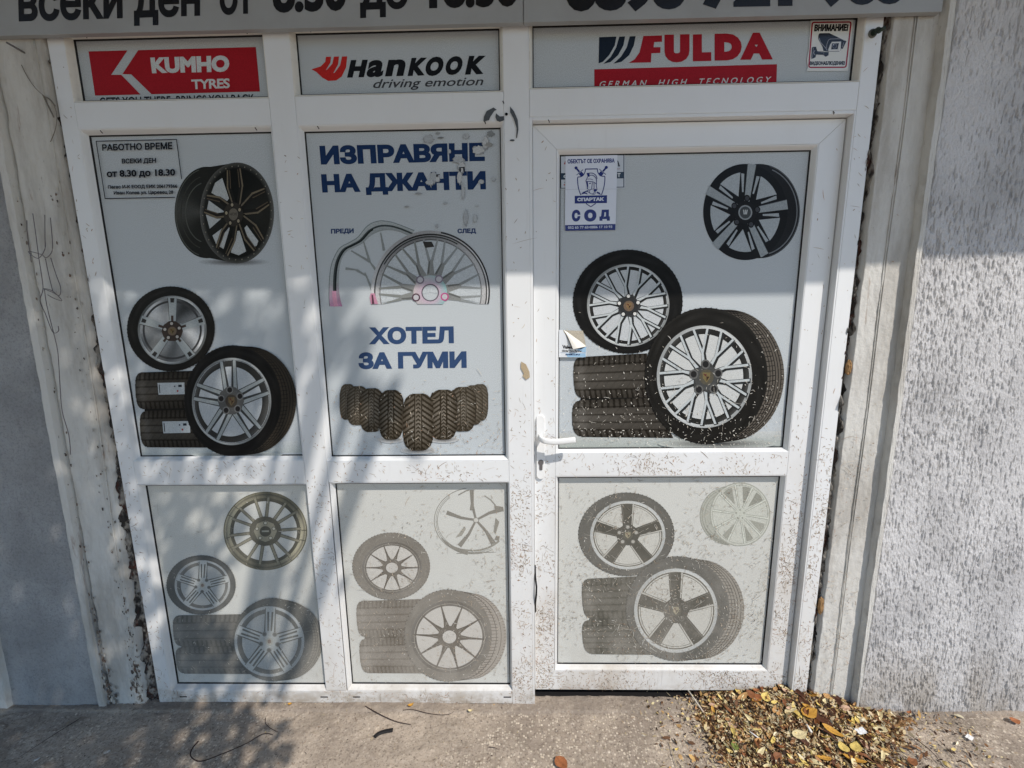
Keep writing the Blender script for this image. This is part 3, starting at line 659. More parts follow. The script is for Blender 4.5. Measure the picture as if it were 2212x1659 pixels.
# opening hours notice printed on the same panel
p = Pic(G0, 'A'); K = (26, 28, 34)
p.stroke([(697, 1025), (1280, 1012)], 6, K); p.stroke([(697, 1022), (763, 1442)], 6, K); p.stroke([(760, 1441), (1270, 1432)], 6, K); p.stroke([(1281, 1010), (1318, 1300)], 6, K)
p.text('РАБОТНО ВРЕМЕ', (740, 1050), (1250, 1034), (1252, 1083), (742, 1094), K, .035)
p.text('ВСЕКИ ДЕН', (883, 1154), (1132, 1148), (1132, 1181), (884, 1187), K, .04)
p.text('от 8.30 до 18.30', (772, 1237), (1270, 1226), (1272, 1274), (776, 1286), K, .04)
p.text('Пегас И-К ЕООД ЕИК 206179366', (782, 1346), (1286, 1338), (1288, 1363), (784, 1369), K, .04)
p.text('Иван Колев ул. Царевец 28', (825, 1389), (1257, 1382), (1258, 1406), (826, 1412), K, .04); p.build('lettering', P)

# upper middle panel
P = PAN['g2']; p = Pic(G0, 'B')
p.text('ИЗПРАВЯНЕ', (290, 1066), (1490, 1042), (1492, 1168), (302, 1195), NAVY, .06)
p.text('НА ДЖАНТИ', (302, 1272), (1496, 1248), (1500, 1374), (312, 1398), NAVY, .06); p.build('lettering', P)
p = Pic(G0, 'F')
p.text('ПРЕДИ', (374, 4), (540, 0), (540, 32), (374, 37), (52, 68, 104), .06); p.text('СЛЕД', (1292, 3), (1426, 0), (1428, 32), (1293, 35), (52, 68, 104), .06)
p.text('ХОТЕЛ', (648, 724), (1265, 716), (1267, 832), (650, 840), (50, 72, 108), .06); p.text('ЗА ГУМИ', (572, 906), (1358, 897), (1360, 1011), (575, 1020), (50, 72, 108), .06); p.build('lettering', P)
# bent rim and straightened rim, cut straight across below
p = Pic(G0, 'F'); ol = [(365, 565), (360, 500), (362, 400), (372, 290), (395, 215), (440, 140), (510, 100), (570, 62), (640, -20), (720, -55), (800, -50), (870, -28), (930, -5), (980, 15)]
ol2 = [(458, 565), (440, 500), (430, 400), (436, 290), (455, 215), (490, 165), (540, 140), (600, 110), (660, 55), (730, 20), (800, 12), (860, 22), (910, 40), (950, 60)]
cs = lambda L_: [tuple(v)[:2] for v in curve_pts([(a, b, 0) for a, b in L_], 4)]
o1, o2 = cs(ol), cs(ol2); n = len(o1); xs = [a for a, b in o1]+[a for a, b in o2]; ys = [b for a, b in o1]+[b for a, b in o2]
tt = np.linspace(0, 1, n); pink = np.clip(1-tt*6, 0, 1)
co = np.stack([176-10*tt+20*pink, 182-40*pink-10*tt, 182-6*pink-10*tt], -1)
m1 = [((a+c)/2, (b+d)/2) for (a, b), (c, d) in zip(o1, o2)]
p.add(np.array(xs), np.array(ys), [(i, i+1, n+i+1, n+i) for i in range(n-1)], lin(np.vstack([co, co-26])))
p.stroke(m1, np.full(n, 13.), (60, 66, 66)); p.stroke(o1, 6, (120, 128, 128)); p.stroke(m1[:7], 30, (200, 146, 168)); p.stroke([(x+12, y) for x, y in m1[6:34]], 12, (34, 38, 38))
for a, b in (((520, 160), (655, 240)), ((610, 90), (655, 240)), ((655, 240), (700, 300)), ((735, 30), (760, 160)), ((620, 320), (672, 440)), ((640, 350), (560, 300)), ((560, 300), (480, 290))):
    p.stroke([a, b], [10, 20], (138, 142, 140))
p.build('rim_picture', P, label='bent rim printed under the word before')
p = Pic(G0, 'F'); rm = (1098, 462, 433, 448); p.clipy = 549
def half(p, r0, r1, col, a0=-16, a1=196, w=None): p.ring(rm[0], rm[1], rm[2]*r1, rm[3]*r1, rm[2]*r0, rm[3]*r0, a0=a0, a1=a1, seg=60, nr=2, fn=col)
gy = lambda lo, hi: (lambda t, A: np.stack([lo+(hi-lo)*(.5+.5*np.cos(2*A-.6))]*3, -1))
p.ring(rm[0], rm[1], rm[2]*.97, rm[3]*.97, a0=-16, a1=196, col=BG8)
half(p, .945, 1.0, gy(150, 205)); half(p, .925, .95, gy(40, 90)); half(p, .86, .925, gy(120, 188)); half(p, .84, .86, gy(90, 130))
p.ring(rm[0], rm[1], rm[2]*.995, rm[3]*.995, rm[2]*.968, rm[3]*.968, a0=-16, a1=80, seg=30, col=(48, 50, 52)); p.ring(rm[0], rm[1], rm[2]*.91, rm[3]*.91, rm[2]*.89, rm[3]*.89, a0=60, a1=150, seg=30, col=(52, 54, 54))
for a in (-12, 12, 40, 66, 90, 116, 142, 168, 190):
    for s_ in (-1, 1): bar(p, rm, a, .50, .86, .05, .03, (140, 144, 144) if a < 100 else (128, 131, 128), off0=s_*.02, off1=s_*.12)
    bar(p, rm, a, .27, .52, .13, .07, (132, 134, 132)); bar(p, rm, a, .30, .50, .03, .02, (96, 98, 96), off0=.04, off1=.02)
p.ring(1095, 465, 122, 126, 64, 64, col=(180, 174, 182), nr=3, fn=lambda t, A: np.stack([188-26*t*(1+np.cos(A)), 168+10*t, 182-4*t], -1))
p.ring(1095, 465, 64, 64, 56, 56, col=(96, 90, 98))
for x, y, c_ in ((1022, 372, (120, 112, 124)), (1158, 367, (130, 120, 134)), (992, 500, (84, 60, 70)), (1200, 495, (178, 80, 130))): p.ring(x, y, 30, 30, 20, 20, col=c_, seg=20); p.ring(x, y, 20, 20, col=(184, 182, 186), seg=16)
p.poly([(1040, 95), (1105, 95), (1125, 132), (1060, 140)], (54, 52, 50))
p.poly([(662, 470), (692, 470), (716, 548), (665, 548), (655, 500)], (190, 136, 158)); p.poly([(668, 480), (680, 480), (690, 548), (672, 548)], (90, 60, 72))
q8 = BG8
p.build('rim_picture', P, label='straightened rim printed under the word after')
# row of nine tyres
fan = [(443, 1128, 548, 1392, .55), (1400, 1128, 1510, 1400, .55), (497, 1143, 640, 1432, .7), (1345, 1136, 1470, 1430, .65), (592, 1158, 748, 1482, .85), (1247, 1148, 1416, 1478, .85), (730, 1170, 892, 1538, 1), (1098, 1168, 1282, 1538, 1), (903, 1196, 1112, 1618, 1.1)]
for i, (x0_, y0_, x1_, y1_, kk) in enumerate(fan):
    p = Pic(G0, 'F'); cx_, cy_ = (x0_+x1_)/2, (y0_+y1_)/2; rt = (cx_-1005)/600.0
    if i >= 6: contact(p, cx_, y1_-8, (x1_-x0_)*.62, 26, (190, 192, 192))
    def fn(U, V):
        x = (U-.5)*2; y = (V-.5)*2; keep = np.abs(x)**3.2+np.abs(y)**3.4 <= 1
        curv = .13*rt*(1-y*y)*2; xx = x-curv*.3; s = 82+34*np.cos(y*1.5)*np.cos(xx*1.3)-10
        g = (np.abs(np.abs(xx)-.22) < .045) | (np.abs(np.abs(xx)-.62) < .03)*0; side = np.abs(xx) > .27
        chev = np.sin((y*34-np.abs(xx)*13)) > .1; mid = (np.abs(xx) < .15) & (np.sin(y*46-np.abs(xx)*22) > .1)
        s = np.where(g, 36, s); s = np.where(side & chev & (np.abs(xx) < .93), 40, s); s = np.where(mid, 40, s); s = s*(1-.35*np.abs(x)**3)*(1-.25*np.maximum(y, 0)**2)
        s = s*(kk if kk < 1 else 1)+(1-min(kk, 1))*90
        return np.stack([s+10, s+3, s-8], -1), keep
    ex = (x1_-x0_)*.055; p.poly([(x0_-ex, y0_+70), (x0_+10, y0_+22), (x1_-10, y0_+22), (x1_+ex, y0_+70), (x1_+ex, y1_-90), (x1_-20, y1_-24), (x0_+20, y1_-24), (x0_-ex, y1_-90)], (44, 38, 32)) if i < 8 else None
    p.grid([(x0_-ex, y0_), (x1_+ex, y0_-4), (x1_+ex, y1_-4), (x0_-ex, y1_)], 56, 110, fn); p.build('tyre_picture', P)
# peeled tape remains over the lettering
p = Pic(G0, 'B'); rnd = random.Random(5)
def blob(cx_, cy_, rx, ry, col, n=26, jit=.38):
    ph = rnd.random()*6; pts = [(cx_+rx*(1-jit*rnd.random())*math.cos(2*math.pi*k/n+ph), cy_+ry*(1-jit*rnd.random())*math.sin(2*math.pi*k/n+ph)) for k in range(n)]
    p.poly(sorted(pts, key=lambda q_: math.atan2(q_[1]-cy_, q_[0]-cx_)), col)
for b in ((1085, 1010, 48, 40), (1355, 990, 30, 28), (1445, 1090, 55, 42), (1498, 1040, 30, 60), (1235, 1100, 14, 18), (1300, 1160, 52, 30), (1325, 1215, 36, 48), (1310, 1290, 24, 60), (1335, 1390, 16, 70), (1120, 1290, 30, 55), (1095, 1325, 38, 26), (1150, 1300, 20, 30), (1555, 1300, 22, 20), (1355, 1580, 20, 70), (1422, 1585, 18, 40), (1145, 1640, 12, 20), (1465, 1320, 26, 20), (1205, 1475, 20, 12), (1435, 1495, 16, 10)):
    c_ = rnd.choice([(176, 180, 182), (186, 188, 188), (168, 172, 174)]); blob(*b, (150, 153, 154)); blob(b[0]-2, b[1]-2, b[2]*.86, b[3]*.88, c_)
blob(1535, 970, 32, 28, (130, 134, 134)); blob(1150, 968, 22, 12, (142, 146, 146)); blob(1170, 1000, 30, 8, (120, 122, 122)); blob(1520, 1050, 38, 20, (148, 148, 144)); blob(1010, 1405, 34, 9, (150, 152, 152)); blob(925, 1500, 22, 8, (150, 152, 152))
p.text('П', (1305, 1215), (1345, 1213), (1347, 1245), (1307, 1247), (40, 42, 48), .05); p.text('г', (1138, 1262), (1165, 1260), (1166, 1282), (1139, 1284), (40, 42, 48), .05)
o = p.build('tape_remains', P); o['kind'] = 'stuff'

# door, upper panel
P = PAN['d1']
p = Pic(GD, 'G'); soft_floor(p, [(372, 1480), (2000, 1470), (1990, 1595), (372, 1600)], (190, 193, 192), (158, 164, 158)); p.build('floor_picture', P)
p = Pic(GD, 'V'); bk = (1640, 456, 88, 102); wf = (1610, 458, 91, 104); K = (26, 27, 29)
p.ring(*bk, col=(34, 35, 37)); q = loc(bk); p.stroke([q(.93, a) for a in np.linspace(-75, 70, 24)], 2.4, (112, 116, 120)); p.stroke([q(.985, a) for a in np.linspace(-75, 75, 24)], 1.5, (86, 88, 90))
p.ring(*wf, col=K, seg=80); ws = (164, 171, 174)
p.ring(wf[0], wf[1], wf[2]*.83, wf[3]*.83, col=(166, 173, 177), seg=70)
for a in (81, 9, -63, -135, 153):
    bar(p, wf, a, .12, .86, .40, .50, K)
    for s_ in (-1, 1): bar(p, wf, a, .40, .78, .035, .075, (158, 165, 169), off0=s_*.125, off1=s_*.185)
    bar(p, wf, a, .20, 1.01, .12, .20, (150, 157, 160)); bar(p, wf, a, .20, .99, .010, .012, (70, 74, 76), off0=.06, off1=.10)
p.ring(wf[0], wf[1]+1, 24, 25, col=(30, 31, 33), seg=32); nuts(p, wf, .29, 5, .05, (64, 66, 70), 82, (22, 22, 24)); p.ring(wf[0], wf[1]+1, 15, 16, 12, 13, col=(140, 146, 150)); p.ring(wf[0], wf[1]+1, 12, 13, col=(70, 74, 76), seg=24)
for dx in (-4, 0, 4): p.stroke([(1610+dx*.6, 463), (1610+dx, 453)], 2, (190, 194, 196))
p.build('wheel_picture', P, label='black and silver five-spoke rim without tyre')
p = Pic(GD, 'G'); stack(p, [[(470, 935), (1010, 905), (1040, 1225), (482, 1232)], [(462, 1248), (1080, 1228), (1200, 1520), (470, 1512)]], 36, 5); p.build('tyre_stack_picture', P)
def mesh_spokes(p, rm, n, rot, hub=.17, split=.46, col=(178, 184, 186), edge=(74, 78, 78), w=.034):
    for k in range(n):
        a = rot+360*k/n
        for e_, c_, ww in ((0, edge, w*1.7), (1, col, w)):
            bar(p, rm, a, hub, split, ww*1.5, ww, c_)
            for s_ in (-1, 1): bar(p, rm, a+s_*3.0, split-.03, .95, ww, ww*.95, c_, da=s_*8.0)
def porsche_mesh(p, rm, rot, depth=False):
    for k in range(10):
        a = rot+36*k
        for c_, ww, dx in (((40, 42, 42), .095, .022), ((182, 188, 189), .046, 0)):
            r2 = (rm[0]+dx*rm[2], rm[1]+dx*rm[3]*.6, rm[2], rm[3])
            bar(p, r2, a, .22, .48, ww*1.5, ww, c_); bar(p, r2, a, .46, .95, ww, ww, c_, da=9); bar(p, r2, a, .46, .95, ww, ww, c_, da=-9)
p = Pic(GD, 'G'); ty = (870, 530, 398, 377); rm = (873, 557, 299, 300)
tyre(p, ty, rm, None, 27, 1); bg_disc(p, rm, .95, (186, 190, 192)); barrel(p, rm, .94, .86, 0, 0, 30); lip(p, rm, .055, 130, 210)
porsche_mesh(p, rm, 99); p.ring(rm[0]+4, rm[1]+5, 92, 90, col=(56, 57, 58), seg=5); p.ring(rm[0]+4, rm[1]+3, 70, 70, col=(46, 47, 48), seg=30)
nuts(p, (rm[0]+4, rm[1]+5, rm[2], rm[3]), .24, 5, .042, (206, 206, 202), 92, (30, 30, 30)); crest(p, (rm[0]+4, rm[1]+5, rm[2], rm[3]), .085, (104, 88, 74), (122, 100, 70))
p.build('wheel_picture', P, label='upright wheel with fine silver mesh spokes')
p = Pic(GD, 'G'); ty = (1440, 1070, 445, 495); rm = (1426, 1075, 346, 372)
contact(p, 1520, 1562, 430, 40, (176, 180, 174))
tyre(p, ty, rm, (1598, 1066, 407, 478), 31, 3, 86, 5, (-86, 80)); bg_disc(p, rm, .95, (192, 194, 192)); barrel(p, rm, .94, .83, -.015, 0, 34); lip(p, rm, .06, 150, 205)
porsche_mesh(p, rm, 95); p.ring(rm[0]+14, rm[1]+12, 112, 116, col=(60, 61, 60), seg=5); p.ring(rm[0]+14, rm[1]+12, 84, 88, col=(70, 71, 70), seg=30)
nuts(p, (rm[0]+12, rm[1]+10, rm[2], rm[3]), .27, 5, .065, (36, 36, 36), 92, (96, 96, 94)); crest(p, (rm[0]+15, rm[1]+3, rm[2], rm[3]), .10, (84, 80, 68), (112, 100, 68))
p.build('wheel_picture', P, label='large leaning wheel with silver mesh spokes')

# lower panels, bleached by the sun
P = PAN['l1']; T1 = fader(.30, lin((150, 148, 138)))
def P_(Y, c, T): p = Pic(Y, c); p.T = T; return p
p = P_(G0, 'I', fader(.18, lin((160, 158, 140)))); rm = (1373, 536, 304, 285)
p.ring(*rm, ix=rm[2]*.82, iy=rm[3]*.82, nr=5, seg=90, fn=lambda t, A: np.stack([128+46*np.cos(2*A+.6)-50*(np.abs(t-.55) < .12), 124+44*np.cos(2*A+.6)-50*(np.abs(t-.55) < .12), 106+38*np.cos(2*A+.6)-40*(np.abs(t-.55) < .12)], -1))
p.ring(rm[0], rm[1], rm[2]*.84, rm[3]*.84, rm[2]*.76, rm[3]*.76, col=(52, 50, 44)); p.ring(rm[0], rm[1], rm[2], rm[3], rm[2]*.975, rm[3]*.975, col=(84, 80, 62))
for k in range(7):
    a = 96+360/7*k
    for s_ in (-1, 1):
        for c_, w in (((72, 69, 60), .085), ((148, 144, 128), .046), ((92, 88, 76), .012)): bar(p, rm, a+s_*9.5, .30, .86, w, w*.85, c_, da=s_*1.5)
    q = loc(rm); p.stroke([q(.86, a+8), q(.99, a+8)], 5, (70, 66, 52)); p.stroke([q(.86, a-8), q(.99, a-8)], 5, (70, 66, 52))
p.ring(rm[0], rm[1]+2, 118, 108, col=(70, 68, 62), seg=15); p.ring(rm[0], rm[1]+2, 84, 78, col=(140, 136, 120), seg=8); nuts(p, (rm[0], rm[1]+2, rm[2], rm[3]), .21, 5, .034, (186, 184, 170), 90, (70, 66, 58)); p.ring(rm[0], rm[1]+3, 42, 38, col=(58, 58, 54)); p.poly([(rm[0]-26, rm[1]-4), (rm[0]+26, rm[1]-5), (rm[0]+26, rm[1]+7), (rm[0]-26, rm[1]+8)], (150, 150, 140))
p.build('wheel_picture', P, label='bronze many-spoke rim without tyre')
p = P_(G0, 'I', fader(.34, lin((128, 130, 126))))
def flatstack(quads):
    for q in quads:
        def fn(U, V):
            s = 62+8*np.sin(V*22)*0+6*np.sin(U*9+V*4); r = .05; k = ~((U < r) & (V < .12) & (((U-r)/r)**2+((V-.12)/.12)**2 > 1)); k &= ~((U < r) & (V > .88) & (((U-r)/r)**2+((V-.88)/.12)**2 > 1))
            return np.stack([s+2, s+1, s-2], -1), k
        p.grid(q, 40, 24, fn)
stack(p, [[(695, 1150), (1200, 1140), (1200, 1370), (712, 1374)], [(714, 1380), (1210, 1372), (1300, 1575), (735, 1572)]], 66, 4); p.build('tyre_stack_picture', P)
def tri_spokes(p, rm, rot, col, dark):
    for k in range(5):
        a = rot+72*k; bar(p, rm, a, .12, .95, .34, .30, dark); bar(p, rm, a, .10, .95, .24, .26, col)
        for s_ in (-1, 1): bar(p, rm, a, .30, .84, .045, .055, dark, off0=s_*.045, off1=s_*.062)
def tyre5(crop, ty, rm, back, T, label, P, Y, rot=88):
    p = P_(Y, crop, T); tyre(p, ty, rm, back, 74, 2, 104, 3); bg_disc(p, rm, .95, (176, 180, 180)); barrel(p, rm, .92, .80, .02, 0, 70); lip(p, rm, .06, 170, 205)
    tri_spokes(p, rm, rot, (190, 194, 192), (76, 76, 74)); p.ring(rm[0], rm[1], rm[2]*.30, rm[3]*.30, col=(186, 190, 188), seg=30)
    nuts(p, rm, .25, 5, .05, (64, 64, 62), rot-36, (130, 132, 130)); p.ring(rm[0], rm[1], rm[2]*.10, rm[3]*.11, col=(182, 180, 168)); p.ring(rm[0], rm[1], rm[2]*.05, rm[3]*.06, col=(120, 92, 76)); return p.build('wheel_picture', P, label=label)
tyre5('I', (906, 928, 251, 215), (916, 930, 202, 182), None, fader(.30, lin((140, 142, 138))), 'small upright wheel with five ribbed silver spokes', P, G0)
tyre5('I', (1428, 1325, 292, 302), (1402, 1338, 254, 256), (1500, 1330, 290, 290), fader(.32, lin((150, 150, 142))), 'large leaning wheel with five ribbed silver spokes', P, G0)

P = PAN['l2']; T2 = fader(.26, lin((170, 160, 146)))
p = P_(G0, 'J', fader(.45, lin((176, 172, 162)))); rm = (1240, 462, 262, 240); q = loc((1222, 462, 282, 240))
for r_, w in ((1, 5), (.955, 3), (.92, 4)): p.stroke([q(r_, a) for a in np.linspace(100 if r_ == 1 else 130, 300, 50)], w, (104, 104, 96))
p.stroke([q(.96, a) for a in np.linspace(212, 262, 20)], np.linspace(6, 40, 20), (84, 82, 74)); p.stroke([q(.90, a) for a in np.linspace(255, 318, 20)], np.linspace(10, 14, 20), (110, 108, 98)); p.stroke([(1100, 700), (1240, 693), (1390, 690)], [4, 9, 2], (92, 88, 80))
hb = (1243, 457)
for (x, y, w) in ((1212, 237, 30), (1030, 402, 30), (1122, 645, 34), (1370, 628, 38), (1440, 375, 34)):
    mx, my = (hb[0]+x)/2+(y-hb[1])*.05, (hb[1]+y)/2-(x-hb[0])*.05; p.stroke([hb, (mx, my), (x, y)], [14, 20, w], (74, 70, 62))
p.ring(*hb, 22, 20, col=(70, 66, 60)); p.ring(*hb, 17, 16, col=(206, 206, 200))
p.poly([(1385, 440), (1412, 470), (1385, 560), (1370, 540)], (96, 94, 86)); p.poly([(1205, 335), (1228, 340), (1222, 388), (1198, 385)], (92, 88, 80)); p.poly([(1375, 350), (1440, 362), (1445, 395), (1380, 380)], (88, 84, 76)); p.poly([(1160, 500), (1170, 520), (1140, 570), (1095, 585)], (130, 128, 118)); p.poly([(1390, 570), (1415, 575), (1410, 608), (1375, 600)], (96, 92, 84))
p.stroke([(1115, 275), (1170, 245), (1195, 238)], 8, (96, 92, 84)); p.stroke([(1305, 280), (1350, 310), (1385, 350)], 8, (120, 116, 108)); p.build('wheel_picture', P, label='five-armed spoke rim cut by the panel edge')
p = P_(G0, 'J', fader(.36, lin((150, 140, 126)))); stack(p, [[(368, 1045), (850, 1030), (850, 1300), (385, 1306)], [(388, 1320), (860, 1305), (900, 1570), (410, 1568)]], 78, 5, tick=52); p.build('tyre_stack_picture', P)
def ten_spokes(p, rm, rot, hub, n=10):
    for k in range(n):
        a = rot+360/n*k; bar(p, rm, a, hub, .50, .17, .065, (56, 52, 46)); bar(p, rm, a, .48, .90, .065, .03, (48, 44, 40)); bar(p, rm, a, hub+.03, .42, .03, .02, (112, 108, 100), off0=.03, off1=.01)
    p.ring(rm[0], rm[1], rm[2]*(hub+.10), rm[3]*(hub+.10), col=(78, 74, 68), seg=20); p.ring(rm[0], rm[1], rm[2]*hub, rm[3]*hub, col=(60, 56, 52)); p.ring(rm[0], rm[1], rm[2]*(hub-.025), rm[3]*(hub-.025), col=(196, 194, 188))
for ty, rm, bk, rot, lb, Yo in (((627, 792, 282, 244), (633, 803, 222, 192), None, 72, 'small upright wheel with ten thin dark spokes', .003), ((1040, 1295, 318, 334), (1050, 1305, 285, 268), (1198, 1300, 264, 312), 68, 'large leaning wheel with ten thin dark spokes', .006)):
    p = P_(G0, 'J', T2); tyre(p, ty, rm, bk, 132, 6, 148, 2); bg_disc(p, rm, .95, (198, 196, 190)); barrel(p, rm, .98, .84, 0, 0, 62); p.ring(rm[0], rm[1], rm[2]*.905, rm[3]*.905, rm[2]*.89, rm[3]*.89, col=(150, 146, 138)); ten_spokes(p, rm, rot, .22 if bk is None else .20); p.build('wheel_picture', P, label=lb)

P = PAN['d2']; T3 = fader(.22, lin((160, 156, 142)))
p = P_(GD, 'K', fader(.52, lin((182, 182, 170)))); rm = (1685, 415, 218, 230); bk = (1610, 425, 215, 212)
p.ring(*bk, col=(150, 152, 144)); q = loc(bk)
for r_ in (1, .93, .84): p.stroke([q(r_, a) for a in np.linspace(95, 265, 30)], 5, (96, 98, 90))
p.stroke([q(.93, a) for a in np.linspace(200, 268, 20)], np.linspace(4, 34, 20), (60, 62, 56)); p.ring(*rm, col=(196, 198, 190)); q = loc(rm)
for r_, w in ((.99, 7), (.92, 4)): p.stroke([q(r_, a) for a in np.linspace(0, 360, 60)], w, (124, 128, 118))
for a0, a1, c_ in ((60, 85, 80), (30, 52, 76), (108, 130, 96), (284, 300, 90), (228, 246, 110), (320, 340, 120)): p.poly([q(.35, (a0+a1)/2), q(.88, a0), q(.90, (a0+a1)/2), q(.88, a1)], (c_, c_, c_-8))
for k in range(10):
    a = 100+36*k; bar(p, rm, a, .05, .93, .05, .085, (112, 116, 106)); bar(p, rm, a, .05, .93, .02, .05, (214, 218, 208))
p.ring(rm[0], rm[1], 44, 46, col=(190, 194, 184)); nuts(p, rm, .14, 5, .03, (90, 92, 84)); p.build('wheel_picture', P, label='pale ten-spoke rim without tyre, almost bleached out')
p = P_(GD, 'K', fader(.30, lin((130, 128, 116)))); stack(p, [[(530, 885), (1050, 860), (1060, 1165), (548, 1172)], [(530, 1185), (1060, 1168), (1180, 1436), (552, 1430)]], 52, 6); p.build('tyre_stack_picture', P)
for ty, rm, bk, lb, Yo in (((860, 560, 348, 303), (870, 566, 273, 249), None, 'small upright wheel with five broad dark spokes', .003), ((1232, 1100, 375, 380), (1219, 1114, 303, 306), (1385, 1105, 330, 362), 'large leaning wheel with five broad dark spokes', .006)):
    p = P_(GD, 'K', T3); tyre(p, ty, rm, bk, 96, 1, 132, 4, (-84, 76)); bg_disc(p, rm, .95, (198, 197, 190)); lip(p, rm, .07, 178, 206); p.ring(rm[0], rm[1], rm[2]*.92, rm[3]*.92, rm[2]*.89, rm[3]*.89, col=(70, 68, 62)); p.ring(rm[0], rm[1], rm[2]*.86, rm[3]*.86, rm[2]*.845, rm[3]*.845, col=(96, 94, 88))
    for k in range(5):
        a = 90+72*k; bar(p, rm, a, .15, .90, .25, .36, (42, 40, 37)); bar(p, rm, a, .30, .90, .022, .04, (186, 184, 176), off0=-.11, off1=-.15); bar(p, rm, a, .30, .90, .012, .02, (100, 98, 92), off0=.10, off1=.15)
    p.ring(rm[0], rm[1], rm[2]*.30, rm[3]*.30, col=(46, 44, 42), seg=24); nuts(p, rm, .235, 5, .045, (170, 168, 160) if bk is None else (60, 58, 54), 90, (90, 88, 84)); crest(p, rm, .09, (70, 68, 60), (150, 142, 116)); p.build('wheel_picture', P, label=lb)

# name lights above the bays
P = PAN['t1']; p = Pic(G0, 'A'); RED = (160, 28, 38); W8 = (200, 204, 204)
p.poly([(642, 373), (925, 366), (807, 543), (880, 543), (1020, 686), (690, 694)], RED); p.poly([(1003, 364), (1857, 341), (1887, 664), (1100, 684), (952, 540), (888, 538)], RED)
p.text('KUMHO', (1090, 418), (1664, 402), (1664, 520), (1104, 532), W8, .06, 0, 1.02); p.text('TYRES', (1388, 578), (1667, 569), (1668, 639), (1394, 648), W8, .03, 0, .92)
p.text('GETS YOU THERE  BRINGS YOU BACK', (720, 708), (1845, 683), (1850, 748), (724, 776), (40, 42, 48), .02); p.build('lettering', P)
P = PAN['t2']; p = Pic(G0, 'B')
p.poly([(232, 503), (300, 482), (333, 448), (338, 412), (375, 411), (370, 455), (338, 508), (345, 506), (385, 462), (396, 411), (433, 410), (426, 468), (392, 530), (400, 528), (440, 475), (455, 410), (492, 409), (484, 490), (452, 556), (412, 584), (355, 588), (310, 562), (268, 522)], (190, 44, 40))
KK = (24, 26, 30)
for ch, a, b, yt, yb in (('H', 505, 628, 436, 564), ('a', 645, 765, 428, 560), ('n', 785, 918, 424, 555), ('K', 945, 1068, 420, 552), ('O', 1062, 1190, 414, 552), ('O', 1208, 1328, 410, 545), ('K', 1362, 1495, 406, 542)):
    if ch in 'an':
        k = (yb-yt)*.32
        p.text(ch, (a, yt-k), (b, yt-k-2), (b, yb-4), (a, yb), KK, .045, .22)
    else: p.text(ch, (a, yt), (b, yt-3), (b, yb-4), (a, yb), KK, .07, .22)
p.text('driving emotion', (690, 575), (1485, 556), (1480, 618), (682, 640), (66, 68, 72), .012, .28); p.build('lettering', P)
P = PAN['t3']; p = Pic(G0, 'C'); R2 = (158, 28, 40); B2 = (28, 38, 52)
p.poly([(662, 270), (788, 265), (775, 330), (735, 400), (690, 448), (658, 460)], B2); p.poly([(808, 266), (851, 264), (838, 330), (800, 400), (745, 450), (692, 464), (745, 415), (785, 345)], B2)
p.poly([(884, 264), (927, 262), (914, 330), (880, 400), (825, 448), (765, 462), (820, 412), (862, 345)], B2)
p.poly([(983, 261), (1118, 257), (1118, 303), (1062, 305), (1057, 343), (1108, 342), (1106, 384), (1042, 387), (1038, 453), (877, 456), (920, 430), (955, 380)], R2)
for ch, a, b, yt, yb in (('U', 1136, 1318, 252, 452), ('L', 1342, 1476, 250, 445), ('D', 1500, 1697, 245, 440), ('A', 1686, 1923, 240, 434)): p.text(ch, (a, yt), (b, yt-4), (b, yb-3), (a, yb), R2, .10)
p.poly([(627, 503), (1953, 466), (1948, 640), (627, 668)], R2); p.text('GERMAN  HIGH  TECNOLOGY', (668, 590), (1908, 556), (1904, 600), (664, 634), W8, .012, .25, 1.55); p.build('lettering', P)

# sign board above
sgn = []
YS = -.030
for (xa, xb, lb) in ((-1.62, .0165, 'left half of the grey sign with black opening hours'), (.0185, 1.196, 'right half of the grey sign with black phone number')):
    sg = tag(empty('sign_board', ((xa+xb)/2, YS, 2.30)), lb, 'sign'); box('sheet', xa, xb, YS, -.012, 2.2985, 2.66, SIGN, sg, bevel=.0008); sgn.append(sg)
p = Pic(YS, 'A'); K = (18, 18, 20)
p.text('всеки ден', (128, -125), (1452, -160), (1452, 114), (136, 156), K, .03, 0, .98)
p.text('от', (1592, -170), (1840, -176), (1842, 98), (1594, 106), K, .03, 0, .98)
p.crop = 'B'
p.text('8.30', (-50, -205), (488, -215), (490, 74), (-48, 92), K, .045); p.text('до', (584, -208), (935, -214), (936, 60), (586, 72), K, .03, 0, .98); p.text('18.30', (1085, -235), (1735, -250), (1737, 44), (1087, 60), K, .045)
p.build('lettering', sgn[0], STICK)
p = Pic(YS, 'C'); p.text('0898', (412, -235), (1285, -262), (1286, 62), (414, 82), K, .06); p.text('721', (1400, -265), (2065, -282), (2066, 42), (1402, 54), K, .06)
p.crop = 'D'; p.text('988', (728, -285), (1345, -300), (1346, 24), (730, 40), K, .06); p.build('lettering', sgn[1], STICK)

# ------------------------------------------------------------------ stickers, each its own thing
def sticker(label, cat='sticker'): return label
